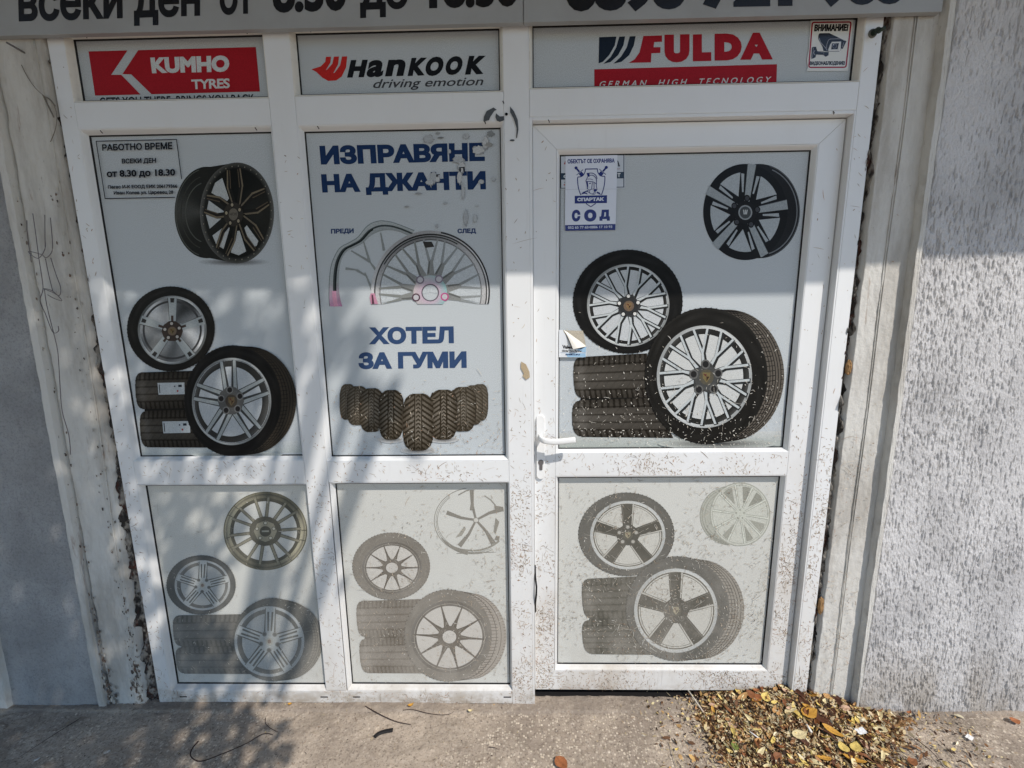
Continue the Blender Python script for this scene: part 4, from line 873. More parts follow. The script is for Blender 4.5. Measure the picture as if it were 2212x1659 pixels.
# camera warning
p = Pic(G0-.001, 'R1', .00003)
p.poly([(290, 118), (1455, 106), (1300, 1515), (172, 1522), (215, 1420), (185, 1215), (235, 960)], (214, 214, 208))
RB = (150, 14, 36)
def rr_line(q, r, w, col):
    P4 = [np.array(a, float) for a in q]; out = []
    for i in range(4):
        a, b, c = P4[i-1], P4[i], P4[(i+1) % 4]; u = (a-b)/np.linalg.norm(a-b); v = (c-b)/np.linalg.norm(c-b)
        for t in np.linspace(0, 1, 6): out.append(tuple((b+u*r)*(1-t)**2+b*2*t*(1-t)+(b+v*r)*t*t))
    p.stroke(out, w, col, True)
rr_line([(335, 195), (1390, 182), (1250, 1415), (238, 1420)], 60, 40, RB)
p.text('ВНИМАНИЕ!', (400, 258), (1328, 244), (1305, 428), (382, 438), (20, 20, 22), .07); p.text('ВИДЕОНАБЛЮДЕНИЕ!', (268, 1262), (1228, 1252), (1220, 1352), (262, 1358), (24, 22, 26), .07)
KC = (20, 20, 24); GR = (150, 150, 156)
p.poly([(540, 488), (800, 486), (1100, 630), (1265, 705), (1165, 915), (1125, 905), (1110, 960), (1060, 990), (760, 990), (640, 975), (610, 860), (530, 715), (495, 640), (497, 560), (515, 510)], KC)
p.stroke([(520, 620), (560, 740), (700, 890), (740, 960)], 18, GR); p.stroke([(720, 900), (735, 780), (775, 670), (830, 645), (1110, 640), (1225, 695)], 14, GR); p.stroke([(1150, 880), (1195, 735)], 12, GR)
p.poly([(870, 722), (1120, 716), (1105, 960), (1070, 980), (775, 978), (770, 935), (820, 800)], (208, 208, 206)); p.poly([(870, 765), (1060, 758), (1025, 925), (845, 930)], KC)
p.ring(940, 835, 66, 68, 52, 54, col=(120, 120, 128), seg=28); p.ring(940, 835, 52, 54, col=(40, 40, 50), seg=28); p.ring(915, 805, 16, 18, col=(190, 190, 196), seg=14)
p.poly([(345, 860), (440, 858), (455, 920), (470, 975), (640, 990), (660, 1000), (785, 1000), (775, 1090), (705, 1130), (655, 1100), (640, 1080), (440, 1070), (420, 1150), (312, 1190), (308, 1120), (325, 890)], KC)
p.stroke([(365, 880), (355, 1000), (325, 1170)], 10, GR); p.ring(415, 1020, 46, 60, 34, 48, col=(176, 176, 180), a0=90, a1=270); p.stroke([(480, 990), (640, 1010), (655, 1080)], 8, GR)
tag(p.build('warning_sticker', None, STICK), 'white and red camera surveillance warning sticker on the top right name light', 'sticker')
# older sticker below the guard sticker
p = Pic(GD-.001, 'R2', .00003)
p.poly([(112, 95), (1365, 72), (1383, 700), (1345, 742), (130, 762)], (196, 200, 206)); p.poly([(128, 118), (1357, 90), (1357, 722), (132, 745)], (36, 42, 56)); p.poly([(142, 128), (1342, 104), (1340, 708), (146, 730)], (190, 195, 202))
p.poly([(138, 448), (1342, 424), (1342, 548), (138, 574)], (38, 52, 70)); p.text('С', (190, 485), (270, 482), (270, 538), (190, 542), (206, 210, 214), .05); p.text('Т', (1225, 452), (1285, 450), (1284, 522), (1224, 524), (206, 210, 214), .05)
p.poly([(225, 205), (240, 280), (195, 278)], (150, 40, 44)); p.poly([(1222, 205), (1240, 210), (1278, 318), (1240, 322)], (44, 44, 50)); p.text('ОСТ', (1205, 352), (1280, 350), (1280, 378), (1205, 380), (150, 110, 110), .03)
p.ring(205, 672, 14, 16, col=(160, 90, 90), seg=12); p.text('0', (200, 615), (220, 615), (220, 640), (200, 640), (110, 110, 120), .03)
tag(p.build('old_sticker', None, STICK), 'older dark-bordered sticker mostly hidden behind the blue and white guard sticker', 'sticker')
p = Pic(GD-.0022, 'R2', .00003); NB = (22, 34, 108)
p.poly([(228, 122), (1225, 100), (1192, 1445), (1185, 1540), (222, 1556), (218, 1450)], (212, 216, 226)); p.poly([(220, 1446), (1190, 1424), (1184, 1541), (224, 1557)], NB)
p.text('ОБЕКТЪТ СЕ ОХРАНЯВА', (266, 186), (1172, 168), (1174, 244), (268, 264), NB, .05); p.text('052 65 77 65•0886 17 10 93', (275, 1470), (1125, 1454), (1125, 1500), (277, 1518), (206, 210, 222), .02)
p.text('С', (348, 1168), (515, 1160), (515, 1370), (348, 1380), NB, .085); p.text('О', (585, 1160), (822, 1156), (822, 1372), (585, 1378), NB, .085); p.text('Д', (880, 1160), (1080, 1156), (1080, 1328), (880, 1332), NB, .085)
p.stroke(cs([(612, 368), (600, 430), (560, 495), (505, 520), (463, 530), (462, 620), (478, 740), (520, 868)]), 18, NB); p.stroke(cs([(838, 365), (850, 430), (890, 490), (940, 508), (982, 515), (980, 620), (960, 740), (918, 868)]), 18, NB); p.stroke([(606, 370), (845, 365)], 20, NB)
p.stroke([(620, 1032), (714, 1094), (808, 1030)], 18, NB)
p.poly([(405, 884), (1027, 872), (1024, 1022), (404, 1032)], NB); p.text('СПАРТАК', (454, 925), (968, 915), (968, 978), (454, 988), (206, 210, 222), .06)
for s_, (x, y), (x2, y2) in ((1, (430, 347), (560, 500)), (-1, (1012, 337), (885, 490))):
    p.ring(x, y, 30, 30, col=NB, seg=20); dx, dy = x2-x, y2-y; p.stroke([(x+dx*.12, y+dy*.12), (x+dx*.5, y+dy*.5)], 34, NB); p.stroke([(x+dx*.55, y+dy*.55), (x2, y2)], 74, NB)
    mx, my = x+dx*.56, y+dy*.56; L_ = math.hypot(dx, dy); nx_, ny_ = -dy/L_, dx/L_; p.stroke([(mx-nx_*82, my-ny_*82), (mx+nx_*82, my+ny_*82)], 20, (192, 197, 210)); p.stroke([(mx-nx_*82, my-ny_*82), (mx+nx_*82, my+ny_*82)], 11, NB)
p.poly([(632, 446), (690, 440), (690, 520), (655, 515)], NB); p.stroke(cs([(690, 446), (760, 452), (815, 495), (836, 555)]), 14, NB); p.stroke(cs([(690, 490), (745, 488), (795, 520), (822, 580), (822, 690), (830, 770), (790, 800)]), 13, NB)
p.stroke(cs([(655, 515), (632, 570), (622, 606), (700, 608), (770, 620), (820, 660)]), 13, NB); p.stroke(cs([(650, 565), (700, 560), (760, 580)]), 9, NB)
p.poly([(622, 606), (655, 612), (665, 680), (655, 740), (690, 770), (640, 755), (636, 690)], NB); p.stroke([(680, 650), (715, 642)], 18, NB); p.stroke(cs([(745, 625), (735, 700), (725, 760), (690, 770)]), 12, NB); p.stroke([(775, 630), (778, 740), (745, 760)], 12, NB); p.stroke([(668, 715), (690, 716)], 7, NB)
p.ring(735, 800, 52, 52, 42, 42, col=NB, a0=150, a1=370, seg=24); p.ring(797, 775, 30, 26, col=NB, seg=18)
p.poly([(525, 860), (560, 812), (640, 780), (675, 775), (660, 800), (600, 815), (640, 830), (655, 858), (600, 840), (560, 850)], NB); p.poly([(835, 800), (885, 822), (910, 870), (870, 850), (825, 830)], NB); p.stroke(cs([(650, 800), (720, 845), (790, 850), (800, 800)]), 10, NB)
p.stroke([(225, 762), (700, 754), (1205, 752)], 4, (160, 164, 176))
tag(p.build('security_sticker', None, STICK), 'white and blue guard company sticker with helmeted head on the upper door panel', 'sticker')
# torn tyre dealer sticker: curled paper corner
p = Pic(GD-.0065, 'R3', .00003)
p.poly([(235, 210), (385, 200), (560, 500), (800, 1040), (940, 1050), (1425, 930), (1420, 1345), (1300, 1405), (600, 1400), (225, 1400)], (214, 218, 222)); LB = (150, 186, 214)
p.poly([(300, 1195), (1395, 1205), (1395, 1218), (300, 1214)], (96, 120, 150)); p.poly([(520, 1235), (1395, 1228), (1395, 1395), (600, 1395)], LB); p.poly([(960, 1040), (1425, 930), (1400, 1200), (1230, 1180)], LB); p.poly([(960, 1040), (1425, 930), (1300, 1000), (1210, 1040)], (48, 66, 92))
p.text('Valen', (372, 862), (785, 900), (800, 1030), (378, 1032), (16, 16, 20), .06); p.text('Global Tyre Partner', (365, 1075), (1240, 1095), (1238, 1168), (362, 1160), (20, 20, 26), .05, .2); p.text('SAILUN', (512, 1262), (1150, 1262), (1130, 1318), (505, 1315), (22, 38, 84), .09, .25)
ts = tag(p.build('torn_sticker', None, STICK), 'torn half-peeled tyre dealer sticker at the left edge of the upper door panel', 'sticker')
V = []; Fc = []; nn_ = 9
A0 = [(430, 205), (520, 330), (640, 560), (730, 760), (850, 1050)]; A1 = [(430, 205), (640, 330), (900, 520), (1180, 720), (1425, 930)]
for i in range(5):
    for j in range(nn_):
        t = j/(nn_-1); x = A1[i][0]*(1-t)+A0[i][0]*t; y = A1[i][1]*(1-t)+A0[i][1]*t; Y = GD-.0075-.016*math.sin(t*math.pi*.62)*(i/4.0)
        X, Z = at(*px('R3', x, y), Y); V.append((float(X), Y, float(Z)))
for i in range(4):
    for j in range(nn_-1): Fc.append((i*nn_+j, i*nn_+j+1, (i+1)*nn_+j+1, (i+1)*nn_+j))
o = bpy.data.objects.new('curled_corner', mesh('curled_corner', V, Fc, np.repeat(lin((224, 220, 210))[None], len(V), 0))); COL.objects.link(o); o.data.materials.append(STICK); o.parent = ts
o.data.polygons.foreach_set('use_smooth', [True]*len(o.data.polygons))
p = Pic(GD, 'G'); p.poly([(400, 738), (545, 742), (568, 860), (470, 850)], (182, 174, 158)); p.build('glue_patch', PAN['d1'])

# bare patches where paint or foil has come off the middle post
p = Pic(0.0, 'B'); GP = (84, 88, 92)
p.poly([(1555, 780), (1578, 797), (1560, 805), (1530, 850), (1522, 872), (1480, 882), (1485, 845), (1505, 805)], GP); p.poly([(1572, 822), (1600, 845), (1630, 843), (1632, 872), (1600, 885), (1578, 876), (1568, 850)], GP)
p.poly([(1674, 772), (1705, 810), (1730, 870), (1735, 940), (1725, 1002), (1718, 1000), (1722, 930), (1700, 860), (1675, 815)], GP); p.ring(1690, 1018, 18, 7, col=GP, seg=14); p.ring(1648, 828, 11, 11, col=(20, 20, 22), seg=14)
p.crop = 'F'; p.poly([(1755, 965), (1790, 985), (1815, 1040), (1818, 1080), (1790, 1097), (1765, 1070), (1775, 1055), (1752, 1010)], (178, 160, 132)); p.build('bare_patch', sf, PRINT)

# dried mud splashes and grass clippings
def splashes(name, parent, rects, count, dens, seed, cols, Ls=(.005, .020)):
    r = random.Random(seed); V = []; Fc = []; C = []
    for k in range(count):
        for _ in range(40):
            X0, X1, Z0, Z1, Y = r.choices(rects, weights=[(q[1]-q[0])*(q[3]-q[2]) for q in rects])[0]; x = r.uniform(X0, X1); z = r.uniform(Z0, Z1)
            if r.random() < dens(x, z): break
        else: continue
        L_ = r.uniform(*Ls)**1.0*(1 if r.random() > .05 else 2.2)*(.45 if r.random() < .45 else 1); a = r.gauss(math.radians(115), 1.0) if r.random() < .8 else r.uniform(0, 3.14); w = r.uniform(.0012, .0032)*(1 if L_ < .010 else .6); bend = r.uniform(-.35, .35)
        if r.random() < .07: L_ *= 2.2; w = .0009
        c = lin(r.choice(cols))*r.uniform(.9, 1.35); n = 4; b = len(V)
        for i in range(n):
            t = i/(n-1)-.5; aa = a+bend*t; px_, pz_ = x+L_*t*math.cos(aa), z+L_*t*math.sin(aa); ww = w*(1-(2*t)**2*.75); nx_, nz_ = -math.sin(aa), math.cos(aa)
            V.append((px_+nx_*ww*.5, Y, pz_+nz_*ww*.5)); V.append((px_-nx_*ww*.5, Y, pz_-nz_*ww*.5)); C += [c, c]
        for i in range(n-1): Fc.append((b+2*i, b+2*i+2, b+2*i+3, b+2*i+1))
    o = link(name, mesh(name, V, Fc, C), VCOL, parent); o['kind'] = 'stuff'; return o
def dn(x, z): return .8* max(0, min(1, (1.25-z)/.8))*(.25+.75/(1+math.exp(-(x+.35)*5)))*(.5+.5*math.sin(x*13+z*9)*math.sin(z*17-x*5))**1.3+.012
BR = [(176, 162, 144), (156, 142, 124), (132, 114, 98), (186, 174, 156), (160, 128, 104)]; TN = [(172, 166, 154), (158, 152, 142), (190, 186, 176)]
fr = [(-1.410, -1.365, .02, 2.3, -.0006), (-.755, -.68, .07, 2.0, -.0006), (-.042, .032, .0, 2.0, -.0006), (1.012, 1.057, .04, 2.3, -.0006), (-1.36, -.04, .002, .052, -.0006), (-1.33, -.77, .894, .974, -.0006), (-.65, -.07, .898, .97, -.0006)]
splashes('splash_marks', sf, fr, 2300, dn, 3, BR)
fd = [(.05, .117, .04, 2.0, YD-.0006), (.93, .998, .04, 2.0, YD-.0006), (.13, .92, .04, .12, YD-.0006), (.13, .92, .906, .985, YD-.0006)]
splashes('splash_marks', dr, fd, 2500, dn, 4, BR)
splashes('splash_marks', PAN['l2'], [(-.66, -.055, .07, .88, G0-BASE[PAN['l2'].name]-.0003)], 900, dn, 5, TN+BR[:2]); splashes('splash_marks', PAN['l1'], [(-1.34, -.77, .07, .88, G0-BASE[PAN['l1'].name]-.0003)], 300, dn, 6, TN)
splashes('splash_marks', PAN['d2'], [(.135, .91, .138, .888, GD-BASE[PAN['d2'].name]-.0003)], 2100, dn, 7, TN+TN+BR[:3], (.004, .020)); splashes('splash_marks', PAN['d1'], [(.135, .91, 1.0, 1.55, GD-BASE[PAN['d1'].name]-.0003)], 650, lambda x, z: max(0, min(1, (1.5-z)/.45))**1.5, 8, TN+[(206, 202, 192)], (.003, .012))
splashes('splash_marks', PAN['g2'], [(-.66, -.06, .99, 1.5, G0-BASE[PAN['g2'].name]-.0003)], 260, lambda x, z: max(0, (1.3-z)/.4)*(.3+x+.7), 9, TN+BR)
splashes('splash_marks', rj, [(1.083, 1.19, .0, 1.9, -.0125)], 260, dn, 10, BR)
# ------------------------------------------------------------------ small things on the wall
WIRE = flat('grey_wire', (112, 106, 108), .6, .4)
def wpts(c, L_, Y): 
    out = []
    for i, (x, y) in enumerate(L_):
        Yi = Y+.006*math.sin(i*1.7); X, Z = at(*px(c, x, y), Yi); out.append((float(X), Yi, float(Z)))
    return curve_pts(out, 4)
wr = tag(empty('hanging_wire', (-1.55, -.03, 1.5)), 'bent grey wire loops hanging down the left painted jamb', 'wire')
for L_ in ([(195, -60), (200, 60), (228, 245)], [(238, -110), (262, 60), (282, 215), (300, 330), (312, 440), (290, 525), (330, 620), (375, 738), (400, 758), (425, 742), (422, 708)], [(325, -100), (326, 60), (325, 150), (275, 217), (204, 166), (300, 188), (335, 212), (378, 162), (378, 60), (365, -80)],
           [(330, 218), (352, 330), (382, 452)], [(368, 212), (405, 330), (440, 430), (430, 486), (380, 462), (318, 436), (380, 452), (450, 522), (395, 508), (345, 480)], [(322, 440), (340, 560), (385, 742)], [(385, 742), (420, 900), (436, 1150), (452, 1330), (500, 1500), (512, 1640)]):
    tube('wire_strand', wpts('E', L_, -.030),   .0012, WIRE, wr, 6)
w2 = tag(empty('hanging_wire', (-1.5, -.02, 2.1)), 'thin frayed wire curling from the nail at the top of the left jamb', 'wire')
for L_, r_ in (([(155, 470), (200, 560), (258, 640), (312, 690), (370, 735), (405, 800), (412, 880), (395, 960), (366, 1030)], .0010), ([(312, 690), (345, 760), (390, 850)], .002), ([(318, 700), (360, 720), (400, 770)], .0018)):
    tube('wire_strand', wpts('A', L_, -.016), r_, flat('pale_string', (128, 122, 114), .8, .2), w2, 6)
nl = wpts('A', [(155, 372), (118, 348), (78, 324)], -.020)
tag(tube('bent_nail', [nl[0]+Vector((0, .014, 0)), nl[3], nl[-1]+Vector((0, -.012, 0))], .0028, STEEL, None, 8), 'bent dark nail at the top of the left jamb', 'nail')
X, Z = at(*px('D', 1110, 245), 0); X2, Z2 = at(*px('D', 1172, 222), -.03)
bo = tag(empty('wall_plug', (float(X), 0, float(Z))), 'dark green plug sticking out at the top of the right frame post', 'plug')
GRN = flat('dark_green_plastic', (44, 58, 50), .5, .4); tube('plug_shank', [(float(X), .003, float(Z)), (float(X)+.004, -.016, float(Z)+.001), (float(X2)-.004, -.030, float(Z2))], .0085, GRN, bo, 12, .0070)
tube('plug_tip', [(float(X2)-.006, -.029, float(Z2)), (float(X2)+.006, -.040, float(Z2)+.002)], .0050, GRN, bo, 10)
tube('plug_collar', [(float(X), .001, float(Z)), (float(X), -.003, float(Z))], .012, flat('grime_ring', (108, 110, 104), .9, .1), bo, 14)
# torn plaster and mastic at the foot of the left jamb
r = random.Random(4); V = []; Fc = []; C = []
for k in range(420):
    z = abs(r.gauss(0, .22)) if r.random() < .6 else r.uniform(0, 1.9); x = r.choice([-1.455-.03*max(0, 1-z/1.5), -1.585, -1.47])+r.gauss(0, .011); y = -.009 if x > -1.5 else -.014; s = r.uniform(.0015, .006)*(1.6 if z < .2 else 1); b = len(V); n = 6
    for i in range(n): a = 2*math.pi*i/n; q = s*r.uniform(.5, 1.2); V.append((x+q*math.cos(a)*.7, y-r.uniform(0, .0025), max(z+q*math.sin(a)*1.3, .001)))
    Fc.append(tuple(range(b, b+n))); c = lin(r.choice([(84, 76, 70), (120, 110, 100), (168, 162, 152), (110, 92, 80), (190, 184, 172)])); C += [c]*n
o = link('flaked_paint', mesh('flaked_paint', V, Fc, C), VCOL, lj); o['kind'] = 'stuff'

# ------------------------------------------------------------------ leaf heap
def heap(x, y):
    u = (x-.68)/.56; a = 1/(1+np.exp(-(x-.70)*26))*1/(1+np.exp((x-(1.26-.10*np.clip((-.02-y)/.2, 0, 1)+.06*np.exp(-((y+.05)/.05)**2)))*22))
    return a*(.040*np.exp(-((x-1.02)/.22)**2)*np.exp(-((y+.0)/.10)**2)+.017*np.exp(-((y+.13)/.22)**2)+.004)
nx, ny = 150, 110
XX, YY = np.meshgrid(np.linspace(.60, 1.42, nx), np.linspace(-.50, .068, ny), indexing='ij')
HH = heap(XX, YY)*(1+.10*field(nx, ny, 2, 2, 201))-.0075
lim = np.where(XX > 1.0, (YY < .026), True); 
HH = np.where((XX > 1.0) & (YY > -.012), np.minimum(HH, .05), HH)
cc = np.stack([np.full(nx*ny, q) for q in lin((128, 98, 66))], -1)*(1+.4*field(nx, ny, 1, 1, 203).ravel()[:, None]).clip(.3, 2)
tag(link('leaf_litter_bed', gridmesh('leaf_litter_bed', XX, YY, HH, cc), VCOL, smooth=True), 'bed of crushed brown leaf litter heaped in the corner by the door', 'leaf litter', kind='stuff')
r = random.Random(21); PALETTE = [(212, 190, 148), (224, 208, 160), (190, 154, 106), (150, 108, 72), (120, 84, 56), (232, 220, 186), (196, 158, 100), (88, 62, 46), (216, 196, 162), (172, 128, 90), (216, 192, 122), (66, 48, 38), (110, 80, 58), (204, 178, 136), (58, 42, 34), (78, 58, 44), (176, 160, 132)]  # darkest browns put the heap's shaded gaps into the fragment colours
V = []; Fc = []; C = []
def inside(x, y): return y < .062 and not (x > 1.0 and y > -.004) and not (x > 1.19 and y > -.035)
def bit(x, y, z, L_, w, yaw, tilt, roll, col):
    b = len(V); R = Matrix.Rotation(yaw, 3, 'Z') @ Matrix.Rotation(tilt, 3, 'Y') @ Matrix.Rotation(roll, 3, 'X'); n = 4; cv = r.uniform(-.4, .4)
    for i in range(n):
        t = i/(n-1)-.5; ww = w*(1-(2*t)**2*.8)*.5
        for s_ in (-1, 1): V.append(tuple(Vector((x, y, z))+R @ Vector((L_*t, s_*ww, cv*L_*t*t*2+abs(s_)*0)))); C.append(col)
    for i in range(n-1): Fc.append((b+2*i, b+2*i+2, b+2*i+3, b+2*i+1))
cnt = 0
while cnt < 16000:
    x, y = r.uniform(.45, 1.60), r.uniform(-.42, .06)
    if not inside(x, y): continue
    h = float(heap(np.array(x), np.array(y)))
    if r.random() > min(1, (h/.012)**1.1)+.04: continue
    long_ = r.random() < .35
    if r.random() < .12:
        bit(x, y, h+r.uniform(.002, .010), r.uniform(.014, .030), r.uniform(.006, .013), r.uniform(0, 6.3), r.gauss(0, .5), r.gauss(0, .7), lin(r.choice(PALETTE))*r.uniform(.55, 1.1)); cnt += 1; continue
    bit(x, y, h+r.uniform(.0, .007), r.uniform(.010, .028) if long_ else r.uniform(.005, .014), r.uniform(.0010, .0025) if long_ else r.uniform(.003, .008), r.uniform(0, 6.3), r.gauss(0, .35), r.gauss(0, .5), lin(r.choice(PALETTE))*r.uniform(.62, 1.12)); cnt += 1
tag(link('leaf_fragments', mesh('leaf_fragments', V, Fc, C), VCOL), 'loose straw-like crumbs of dry leaves covering the heap', 'leaf litter', kind='stuff')
# fine grit and straw over the pavement
V = []; Fc = []; C = []
for k in range(2600):
    x = r.uniform(-1.9, 1.9); y = -abs(r.gauss(0, .16))-.003 if r.random() < .6 else r.uniform(-.5, 0)
    if x < .6 and r.random() < .45: continue
    near = math.exp(-((x-.62)/.25)**2)+math.exp(-((x-1.4)/.2)**2)*.8
    if r.random() > .35+near: continue
    sl = r.random() < .3+.3*near
    bit(x, y, .0035+r.uniform(0, .0015), r.uniform(.006, .022) if sl else r.uniform(.002, .006), r.uniform(.0007, .0014) if sl else r.uniform(.0015, .004), r.uniform(0, 6.3), r.gauss(0, .1), r.gauss(0, .2), lin(r.choice(PALETTE+[(200, 192, 176), (220, 214, 200), (60, 48, 42), (40, 34, 30), (150, 138, 120)]))*r.uniform(.6, 1.05))
tag(link('pavement_grit', mesh('pavement_grit', V, Fc, C), VCOL), 'scattered grit, chaff and straw on the pavement', 'grit', kind='stuff')
# single leaves
def leaf_mesh(name, L_, w, col, curl, fold, seed, lobed=0):
    rr = random.Random(seed); n, m_ = 9, 7; V = []; C = []; Fc = []
    for i in range(n):
        t = i/(n-1); pr = (math.sin(math.pi*t**.8)**.8 if 0 < t < 1 else 0)*(1+lobed*.35*math.sin(t*19))
        for j in range(m_):
            s = (j/(m_-1)-.5)*2; x = L_*(t-.5); y = w*.5*pr*s*(1+rr.uniform(-.06, .06)); z = fold*abs(y)+curl*(x*x)/L_+.0006*rr.uniform(-1, 1)+.08*w*math.sin(t*9+s*3)*.3
            V.append((x, y, z)); k = .72 if j == m_//2 else 1-.12*rr.random()-.10*(abs(s) > .8); C.append(lin(col)*k)
    for i in range(n-1):
        for j in range(m_-1): a = i*m_+j; Fc.append((a, a+m_, a+m_+1, a+1))
    me = mesh(name, V, Fc, C); me.materials.append(LEAF); me.polygons.foreach_set('use_smooth', [True]*len(me.polygons)); return me
m = N('dry_leaf', .65, .3); at_ = m.n('ShaderNodeVertexColor', layer_name='Col'); sp = m.ramp(m.noise(350, (1, 1, 1), 3), (.35, .65, .78, 1.1)); g2 = m.n('ShaderNodeCombineColor'); [m.l(sp, g2.inputs[i]) for i in range(3)]
m.base(m.mix(1.0, m.mix(1.0, at_.outputs[0], g2.outputs[0], 'MULTIPLY'), (1, .98, .95), 'MULTIPLY')); LEAF = m.m
KINDS = [('cream', (226, 212, 168)), ('pale yellow', (222, 198, 116)), ('golden yellow', (200, 152, 66)), ('tan', (192, 150, 98)), ('brown', (132, 84, 50)), ('dark brown', (86, 52, 34)), ('pinkish beige', (206, 172, 146)), ('orange brown', (164, 104, 66))]
SHAPES = [('narrow', .046, .016, .5, .25), ('broad', .040, .028, .35, .15), ('small curled', .026, .014, 1.3, .5), ('long folded', .058, .018, -.5, .8)]
pool = {}
for ki, (kn, kc) in enumerate(KINDS):  # one mesh per shade and shape, shared by its copies
    for si, (sn, L_, w, cu_, fo_) in enumerate(SHAPES): pool[ki, si] = leaf_mesh('fallen_leaf', L_, w, kc, cu_, fo_, ki*7+si)
def put_leaf(me, x, y, z, yaw, tx_, ty_, sc, label, group=None):
    o = bpy.data.objects.new('fallen_leaf', me); COL.objects.link(o); o.location = (x, y, z); o.rotation_euler = (tx_, ty_, yaw); o.scale = (sc,)*3; tag(o, label, 'leaf', group); return o
cnt = 0
used = set(); tries = 0
while cnt < 135 and tries < 20000:
    tries += 1; x, y = r.gauss(1.0, .2), r.uniform(-.30, .05)
    if not inside(x, y) or not .66 < x < 1.36: continue
    h = float(heap(np.array(x), np.array(y)))
    if h < .008: continue
    ki = r.choices(range(8), [8, 5, 1, 7, 6, 4, 3, .5])[0]; si = r.choices(range(4), [4, 2, 5, 2])[0]
    pl = 'under the door edge' if y > -.01 and x < .97 else 'at the foot of the frame post' if y > -.03 and x < 1.1 else 'at the foot of the painted jamb' if y > -.06 else 'on the left slope of the heap' if x < .84 else 'on the right slope of the heap' if x > 1.14 else 'in the middle of the heap' if y > -.16 else 'at the near side of the heap'
    if (ki, si, pl) in used: continue
    used.add((ki, si, pl))
    put_leaf(pool[ki, si], x, y, h+.007+r.uniform(0, .006), r.uniform(0, 6.28), r.gauss(0, .4), r.gauss(0, .35), r.uniform(.6, 1.1), '%s %s dry leaf %s' % (SHAPES[si][0], KINDS[ki][0], pl), 'dry leaves in the heap beside the door'); cnt += 1
def gl(c, x, y, z=0): U, V_ = px(c, x, y); return ground_at(float(U), float(V_), z)
special = [('R5', 1540, 540, 2, 1, 1.9, .3, 'large golden-yellow crinkled leaf on the heap near the door corner', .05), ('R5', 1420, 815, 0, 1, 1.6, .2, 'large round pale beige leaf lying flat in the middle of the heap', .035), ('R5', 580, 690, 6, 1, 1.2, 1.2, 'pinkish pale leaf on the left edge of the heap', .018),
           ('R5', 1710, 435, 1, 1, 1.6, -.4, 'broad pale orange leaf against the foot of the painted jamb', .035), ('R5', 1700, 620, 5, 1, 1.7, -.8, 'dark reddish-brown curled leaf right of the golden leaf', .04), ('R5', 1830, 770, 2, 0, 1.7, -.7, 'yellow star-edged leaf below the dark curled leaf', .035),
           ('R5', 1960, 970, 1, 1, 1.3, 1.4, 'pale yellow round leaf near the bottom right of the heap', .03), ('R5', 2120, 970, 1, 1, 1.4, .9, 'pale yellow upright oval leaf right of its twin near the picture bottom', .03), ('R5', 2100, 1130, 2, 0, 1.8, -.3, 'long yellow leaf at the very bottom right of the heap', .022),
           ('N', 1240, 770, 2, 2, 1.2, .7, 'small bright yellow leaf by the middle of the window sill', .006), ('N', 288, 757, 2, 2, .8, .1, 'tiny yellow-orange leaf below the left drain slots', .005), ('N', 1715, 812, 0, 2, .9, 0, 'small cream leaf scrap below the right end of the window sill', .006),
           ('Q', 2140, 890, 7, 1, 1.1, .1, 'orange-brown leaf on the pavement at the foot of the rough wall', .006), ('O', 425, 1225, 7, 1, 1.6, -.9, 'orange leaf cut by the picture bottom left of the heap', .006), ('O', 1335, 1118, 1, 2, .7, .4, 'tiny yellow round leaf on the concrete left of the heap', .005),
           ('Q', 1330, 1215, 4, 1, 1.1, .4, 'brown leaf at the bottom right edge of the heap', .010), ('Q', 1300, 828, 7, 2, 1, .4, 'small orange curled leaf at the base of the rough wall', .008)]
for c_, x, y, ki, si, sc_, yaw, lb, z in special:
    gx_, gy_ = gl(c_, x, y, z); put_leaf(pool[ki, si], gx_, gy_, z+.004, yaw, r.gauss(0, .12), r.gauss(0, .12), sc_*.85, lb)
gr = leaf_mesh('fallen_leaf', .045, .024, (120, 134, 70), .3, .2, 77); gx_, gy_ = gl('R5', 612, 945, .014); put_leaf(gr, gx_, gy_, .018, 1.2, .1, .1, 1.0, 'only green leaf, on the left slope of the heap')
# twigs
for c_, pts, r0, lb in (('M', [(1570, 1040), (1520, 1110), (1512, 1165), (1590, 1203), (1750, 1150), (1950, 1060), (2080, 990), (2160, 988)], .0022, 'long hooked dark twig on the sunlit concrete left of the middle bay'),
                        ('N', [(92, 857), (92, 905), (130, 940), (190, 970)], .0014, 'short curved dark twig beside the long hooked twig'), ('N', [(880, 765), (1000, 835), (1120, 885), (1245, 912)], .0019, 'slanting dark twig just below the middle window sill'),
                        ('N', [(1180, 796), (1260, 797), (1380, 822), (1480, 835), (1550, 830), (1585, 805)], .0012, 'thin curved twig touching the small yellow leaf'), ('M', [(620, 870), (420, 1000), (160, 1165)], .0012, 'long thin straight twig in the tree shade at the left'), ('N', [(1862, 1088), (1905, 1098), (1938, 1112)], .0012, 'tiny dark twig on the concrete before the door post'),
                        ('Q', [(1350, 1020), (1480, 1130), (1580, 1250)], .0016, 'dark twig on the pavement right of the heap'), ('Q', [(1545, 1040), (1660, 1170), (1700, 1250)], .0010, 'thin twig fork below the white paper scrap'), ('O', [(1278, 1050), (1310, 1150), (1340, 1250)], .0014, 'pale straight straw standing out on the concrete left of the heap')):
    P3 = []
    for i, (x, y) in enumerate(pts): gx_, gy_ = gl(c_, x, y, .005); P3.append((gx_, gy_, .0045+.003*math.sin(i*1.3)**2))
    tag(tube('dry_twig', curve_pts(P3, 4), r0, TWIG if 'pale' not in lb else flat('straw', (196, 178, 140), .8, .2), None, 6, r0*.45), lb, 'twig')
a = gl('O', 1425, 640, .035); b = gl('O', 1555, 822, .006)
